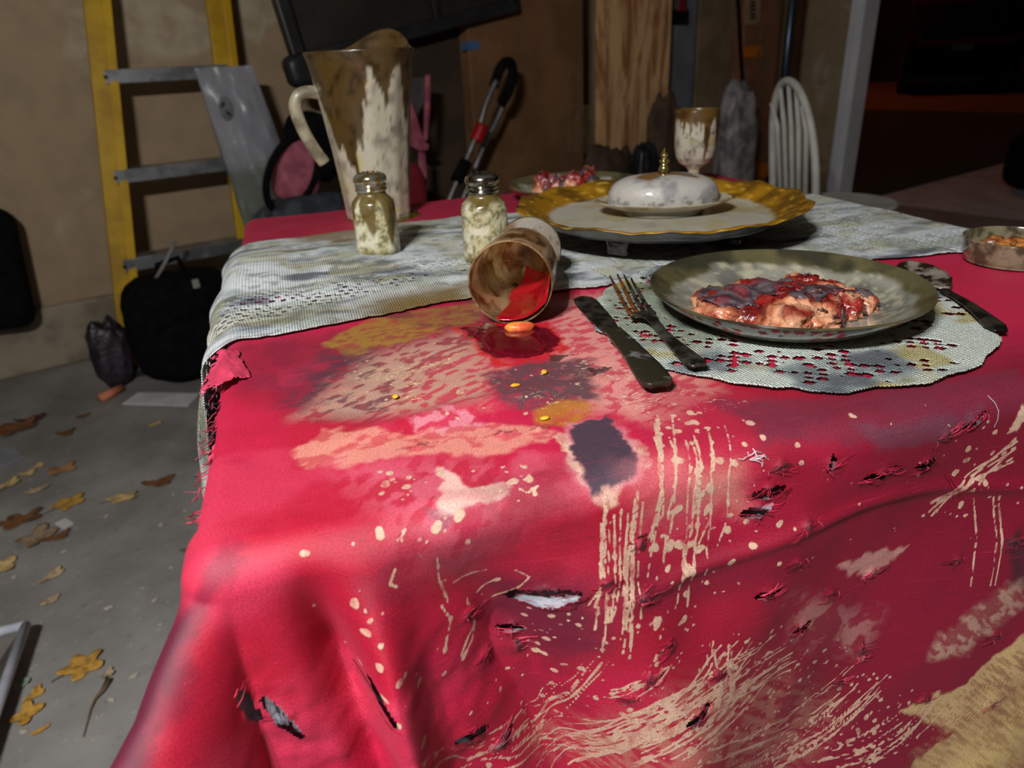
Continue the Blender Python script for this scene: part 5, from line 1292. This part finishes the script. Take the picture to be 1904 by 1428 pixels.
cloth_panel('seat_fabric', [(752, 160), (758, 166), (772, 205), (790, 262), (800, 270), (796, 280), (782, 282), (762, 270), (752, 262)], .56, M_pink, stv)
cloth_panel('side_strap', [(793, 140), (802, 138), (801, 200), (796, 262), (790, 262)], .57, M_pink, stv)
cloth_panel('hood', [(752, 148), (795, 142), (790, 190), (778, 215), (766, 190)], .53, mat('hood_grey', lin(84, 76, 76), lin(64, 58, 58), 9, .8), stv)
cloth_panel('leg_strap', [(780, 282), (792, 284), (795, 330), (790, 420), (778, 420), (782, 330)], .56, M_pink, stv)

# ---- white hoop-back chair by the door
sc_ = Vector((1.865, 2.115, 0)); vd = Vector((.63, .776, 0)).normalized(); fd = Vector((.776, -.63, 0))
ch = thing('hoop_back_chair', 'white hoop-back wooden chair near the open garage door', 'chair', sc_)
M_chair = mat('chair_white', lin(206, 204, 196), lin(188, 186, 178), 8, .5)
MB().lathe(smoothp([(0, .425), (.15, .425), (.172, .432), (.180, .442), (.174, .452), (.14, .449), (0, .444)], 50), 64).build('seat', M_chair, ch, True)
mid_ = -fd*.165; qd = (vd*.86-fd*.52).normalized()
hoop = []
for a in np.linspace(0, PI, 40):
    u = -math.cos(a)*.165*(1-.10*(1-math.sin(a))); hoop.append(mid_+qd*u+Vector((0, 0, .445+.41*math.sin(a)**.75))-fd*(.06*math.sin(a)))
MB().tube(hoop, .0135, 12).build('back_hoop', M_chair, ch, True)
for k in range(5):
    u = (-2+k)*.052; top = .445+.41*max(0, 1-(u/.165)**2)**.375-.004
    MB().tube([mid_+qd*u*.82+Vector((0, 0, .44)), mid_+qd*u*.95+Vector((0, 0, .7))-fd*.032, mid_+qd*u+Vector((0, 0, top))-fd*.058], [.009, .010, .007], 10).build('spindle', M_chair, ch, True)
for sx in (-1, 1):
    for sy in (-1, 1): MB().tube([fd*(.11*sx)+vd*(.11*sy)+Vector((0, 0, .43)), fd*(.17*sx)+vd*(.17*sy)], [.016, .012], 10).build('leg', M_chair, ch, True)
for sx in (-1, 1): MB().tube([fd*(.14*sx)-vd*.14+Vector((0, 0, .2)), fd*(.14*sx)+vd*.14+Vector((0, 0, .2))], .009, 8).build('stretcher', M_chair, ch, True)

# ---- cars outside
M_grf2 = mat('lilac_grey_fabric', lin(130, 116, 126), lin(104, 94, 102), 12, .85)
M_carb = mat('dark_car_paint', lin(26, 12, 9), lin(20, 9, 7), 3, .75, 0, Specular_IOR_Level=.15)
M_glassd = mat('car_glass', (.006, .005, .005), None, 3, .3)
M_tyre = mat('tyre_rubber', (.012, .012, .012), (.018, .018, .018), 12, .8)
def car(label, loc, rz, L_, W_, H_, m, light):
    o = thing('parked_car', label, 'car', loc, rz)
    side = [(-L_/2, .38), (-L_/2+.02, .85), (-L_/2+.18, .98), (-L_/2+.35, H_-.05), (-L_/2+.6, H_), (L_*.10, H_), (L_*.25, .99), (L_*.46, .88), (L_/2, .70), (L_/2, .36), (L_*.3, .30), (-L_*.3, .30)]
    MB().prism([(x, -W_/2, z_) for x, z_ in side], (0, W_, 0)).build('body_shell', m, o, bevel=.07, seg=3)
    MB().prism([(-L_/2+.16, -W_/2+.2, 1.02), (-L_/2+.16, W_/2-.2, 1.02), (-L_/2+.32, W_/2-.28, H_-.12), (-L_/2+.32, -W_/2+.28, H_-.12)], (-.03, 0, .0)).build('rear_window', M_glassd, o)
    for sy in (-1, 1):
        MB().prism([(-L_/2+.42, sy*W_/2, 1.0), (L_*.20, sy*W_/2, 1.0), (L_*.07, sy*W_/2, H_-.1), (-L_/2+.55, sy*W_/2, H_-.1)], (0, sy*.012, 0)).build('side_window', M_glassd, o)
        MB().box((-L_/2-.005, sy*(W_/2-.12), .90), (.03, .16, .18)).build('tail_light', light, o, bevel=.01)
    for sx in (-1, 1):
        for sy in (-1, 1):
            w_ = MB().lathe(smoothp([(.17, -.1), (.30, -.11), (.335, -.08), (.34, 0), (.335, .08), (.30, .11), (.17, .1)], 40), 40).build('wheel', M_tyre, o, True); w_.location = (sx*L_*.31, sy*(W_/2-.09), .34); w_.rotation_euler = (PI/2, 0, 0)
            MB().lathe([(0, .09), (.05, .1), (.17, .09), (.19, .06), (.19, -.06), (.17, -.09), (0, -.09)], 24).build('rim', M_metal, w_, True)
    MB().box((-L_/2-.012, 0, .80), (.02, .34, .11)).build('number_plate', mat('plate_dull', lin(60, 52, 44), None, 8, .5), o)
    return o
M_tl = mat('tail_red', lin(60, 8, 6), None, 6, .7, Specular_IOR_Level=.1)
d_ = ray(1765, 150); hd_ = np.array([d_[0], d_[1]])/math.hypot(d_[0], d_[1])
car('dark car parked across the road at night', (hd_[0]*18.3, hd_[1]*18.3, -.02), math.atan2(hd_[1], hd_[0])+.05, 4.4, 1.85, 1.62, M_carb, M_tl)
tp_ = at(1925, 352, 0)
rs = thing('rubbish_sack', 'black rubbish sack with a grey bundle on top at the right edge', 'sack', (tp_.x, tp_.y, 0), .4)
blob('black_sack', (.44, .40, .40), None, M_bk, rs, .7, .10, 1.8, 41)
k_ = blob('grey_bundle', (.30, .26, .26), None, M_grf2, rs, .7, .12, 2, 42); k_.location = (.05, .02, .34)

# ---- litter on the floor
def leaf(name, px, py, size, rz, col, label, seed, lobes=5, depth=.38, curl=.25, asp=1.0, group=None, z_=.002, stem=True, cat='leaf'):
    p = at(px, py, 0); n_, m_ = 64, 7; r_ = np.random.default_rng(seed); o = thing(name, label, cat, (p.x, p.y, z_), rz, group)
    an = np.linspace(0, 2*PI, n_+1); R_ = 1-depth*(.5+.5*np.cos(an*lobes+.6))**1.2+.16*(vn(an*3.2, an*0, seed)-.5); R_[-1] = R_[0]
    U, V_ = np.meshgrid(an, np.linspace(0, 1, m_)); rad_ = R_[None, :]*V_
    X, Y = rad_*np.cos(U)*size, rad_*np.sin(U)*size*asp
    Z = size*curl*((X/size)**2*.9+.5*(Y/size)**2*r_.choice((1, .2)))+size*.12*(fbm(X/size*3+seed, Y/size*3, 3, seed)-.35)
    Z -= Z.min()
    cc_ = mixc(np.ones(U.shape+(3,))*np.array(col), np.array(col)*.5, sst(.45, .7, fbm(X/size*4+seed, Y/size*4, 4, seed+1))*.8)
    blade = grid_obj('leaf_blade', np.stack([X, Y, Z], -1), M_leaf, o, None, None, True, {'Col': cc_}, None, .0006)
    if stem: MB().tube([(0, 0, Z[0, 0]+.0005), (-size*.6, -size*.05, size*.10), (-size*1.3, -size*.12, .003)], [.0012, .0011, .0009], 5).build('leaf_stem', M_stem, o)
    return o
M_leaf = mat_attr('dry_leaf', .7, grain=.25, gscale=120, bump=.4, bscale=150)
M_stem = mat('leaf_stem', lin(110, 92, 70), None, 20, .7)
TAN, GOLD, BRO, PALE = lin(206, 176, 120), lin(196, 150, 62), lin(120, 78, 44), lin(190, 166, 132)
LV = [(155, 1240, .040, .4, GOLD, 'golden lobed leaf in the open floor nearest the tablecloth', 5, .95), (50, 1330, .030, 1.2, GOLD, 'crumpled golden leaf below the green leaf', 4, .8), (66, 1292, .022, 1.0, GOLD, 'small torn golden leaf between the green and crumpled leaves', 3, .6), (80, 1358, .018, .5, GOLD, 'slim orange-gold leaf strip at the lower left', 1, .3),
      (98, 1072, .034, .9, PALE, 'pale twisted leaf above the golden leaf', 3, .5), (95, 1118, .026, .5, PALE, 'narrow pale leaf just below the twisted one', 2, .4), (6, 1056, .036, 1.9, TAN, 'tan leaf cut off by the left picture edge', 4, .9), (228, 928, .040, .1, TAN, 'wide tan leaf with a dark crumpled end', 5, .65), (128, 938, .042, .5, GOLD, 'curled golden brown leaf left of the wide tan leaf', 5, .8), (298, 898, .044, .1, BRO, 'dark brown curled leaf right of the wide tan leaf', 3, .6),
      (116, 874, .044, .5, lin(170, 126, 84), 'reddish tan leaf in the middle of the litter', 4, .7), (70, 912, .040, .2, PALE, 'flat pale leaf under the reddish tan leaf', 2, .35), (54, 882, .022, .3, TAN, 'small tan leaf tip left of the reddish leaf', 3, .8), (72, 868, .020, .9, TAN, 'tiny tan leaf above the reddish leaf', 3, .7), (290, 790, .030, .5, TAN, 'small tan leaf scrap below the white paper', 2, .4), (124, 806, .030, .2, BRO, 'brown leaf alone on the dark floor', 3, .8), (26, 800, .075, .4, BRO, 'large dark brown leaf near the left wall', 5, .7), (60, 782, .05, .2, lin(90, 50, 36), 'rust brown leaf beyond the large dark leaf', 3, .5),
      (34, 970, .060, .3, BRO, 'dark brown leaf heap piece at the left edge', 5, .6), (70, 1000, .05, 1.0, lin(150, 128, 100), 'grey-tan leaf beside the white scrap', 4, .8), (108, 1000, .036, .4, BRO, 'small rust leaf right of the grey-tan leaf', 3, .5), (12, 905, .045, .8, TAN, 'tan leaf at the left edge beside grey paper', 4, .5), (366, 1020, .036, .3, lin(120, 108, 100), 'grey faded leaf close to the hanging cloth', 3, .4), (408, 915, .020, .2, TAN, 'tan leaf scrap touching the tablecloth edge', 2, .5), (155, 775, .03, .2, BRO, 'thin brown leaf on the far dark floor', 2, .4)]
for k, (x_, y_, sz_, rz_, col_, lb, lo_, asp_) in enumerate(LV):
    leaf('dry_leaf', x_, y_, sz_, rz_, col_, lb, 100+k*7, lo_, .42, .25, asp_, 'dry leaves on the floor', stem=(k in (0, 7, 8)))
leaf('green_leaf', 30, 1278, .030, .3, lin(150, 172, 146), 'pale green leaf beside the white tray corner', 61, 1, .2, .3, .5, 'dry leaves on the floor')
tw_ = thing('leaf_twig', 'long thin twig with a shrivelled leaf end near the tablecloth', 'twig', (0, 0, 0))
MB().tube([at(155, 1370, .002), at(168, 1320, .004), at(176, 1300, .006), at(190, 1285, .006), at(203, 1262, .006)], [.0013, .0016, .002, .004, .006], 7, True, .5).build('twig_stem', M_stem, tw_, True)
lf_ = leaf('shrivelled_leaf', 203, 1258, .016, 1.0, PALE, 'x', 55, 3, .5, .5, .5, stem=False, z_=.006)
for k_ in ('label', 'category'): del lf_[k_]
bl_ = lf_.children[0]; bl_.parent = tw_; bl_.matrix_world = lf_.matrix_basis; bpy.data.objects.remove(lf_)
M_pap = mat('white_paper', lin(206, 206, 206), lin(188, 188, 190), 12, .7)
def flat(name, pix, th, m, label, cat, z_=.001, bevel=.0):
    o = MB().prism([at(x, y, z_) for x, y in pix], (0, 0, th)).build(name, m, None, bevel=bevel); tag(o, label, cat); return o
flat('paper_sheet', [(228, 752), (258, 731), (372, 733), (350, 756)], .004, M_pap, 'white paper sheet on the floor before the backpack', 'paper')
flat('paper_sheet', [(-20, 838), (28, 836), (46, 850), (2, 870), (-20, 872)], .004, mat('grey_paper', lin(140, 144, 152), None, 12, .7), 'grey paper sheet at the left picture edge', 'paper')
flat('paper_scrap', [(102, 975), (122, 965), (138, 974), (122, 987)], .003, M_pap, 'square white paper scrap among the brown leaves', 'scrap')
stk = MB().tube([at(186, 741, .014), at(226, 721, .014)], .014, 10).build('orange_stick', mat('orange_clay', lin(206, 128, 92), lin(186, 108, 76), 9, .7), None, True); tag(stk, 'short orange-tan stick of chalk on the floor by the wall', 'chalk')
M_scr = mat('pale_grit', lin(190, 182, 168), lin(160, 150, 136), 30, .8)
r_ = np.random.default_rng(77); gm_ = None
for k in range(46):
    x_, y_ = 5+400*r_.random()**1.1, 800+580*r_.random()
    if x_ > 420-max(0, (y_-1000))*.55-25: continue
    if gm_ is None:
        gm_ = bpy.data.meshes.new('floor_crumb'); bm = bmesh.new(); bmesh.ops.create_icosphere(bm, subdivisions=1, radius=1); bm.to_mesh(gm_); bm.free(); gm_.materials.append(M_scr)
    p = at(x_, y_, 0); o = bpy.data.objects.new('floor_crumb', gm_); COL.objects.link(o); s_ = .002+.005*r_.random()**2
    o.location = (p.x, p.y, s_*.35); o.scale = (s_*1.6, s_, s_*.4); o.rotation_euler = (0, 0, r_.random()*6)
    tag(o, 'tiny pale crumb of debris on the concrete floor', 'crumb', 'crumbs on the floor')
# white-rimmed grey tray poking in at the lower left
A_, B_, C_ = at(48, 1162, .045), at(-8, 1322, .045), at(-60, 1165, .045)
tr_o = thing('plastic_tub', 'grey plastic tub with white rim poking in at lower left', 'tub', (A_.x, A_.y, 0))
e1 = (B_-A_); e1.z = 0; e1.normalize(); e2 = Vector((e1.y, -e1.x, 0))
e2 = e2 if e2.x < 0 else -e2
Lt, Wt, Ht = .42, .30, .045
O_ = Vector((0, 0, 0)); M_tubw = mat('tub_rim_white', lin(206, 212, 224), lin(180, 186, 198), 8, .4); M_tubg = mat('tub_grey', lin(92, 86, 80), lin(70, 66, 62), 8, .5)
ins = .018
def q(a_, b_, z_): return e1*a_+e2*b_+Vector((0, 0, z_))
mb = MB()
for (a0, b0, a1, b1) in ((0, 0, Lt, 0), (0, 0, 0, Wt), (Lt, 0, Lt, Wt), (0, Wt, Lt, Wt)):
    mb2 = MB().tube([q(a0, b0, Ht), q(a1, b1, Ht)], .009, 10).build('rim', M_tubw, tr_o, True)
g_ = .045
for (a0, b0, a1, b1) in ((0, 0, Lt, 0), (0, 0, 0, Wt), (Lt, 0, Lt, Wt), (0, Wt, Lt, Wt)):
    def inn(a_, b_): return (a_+(g_ if a_ == 0 else -g_), b_+(g_ if b_ == 0 else -g_))
    i0, i1 = inn(a0, b0), inn(a1, b1)
    pts_ = [q(a0, b0, Ht), q(a1, b1, Ht), q(*i1, .004), q(*i0, .004)]
    o = MB().add(pts_, [(0, 1, 2, 3)]).build('tub_wall', M_tubg, tr_o); sm = o.modifiers.new('t', 'SOLIDIFY'); sm.thickness = .004
MB().box(q(Lt/2, Wt/2, .005), (.001, .001, .001)) 
o = MB().add([q(g_, g_, .004), q(Lt-g_, g_, .004), q(Lt-g_, Wt-g_, .004), q(g_, Wt-g_, .004)], [(0, 1, 2, 3)]).build('tub_floor', M_tubg, tr_o); sm = o.modifiers.new('t', 'SOLIDIFY'); sm.thickness = .003
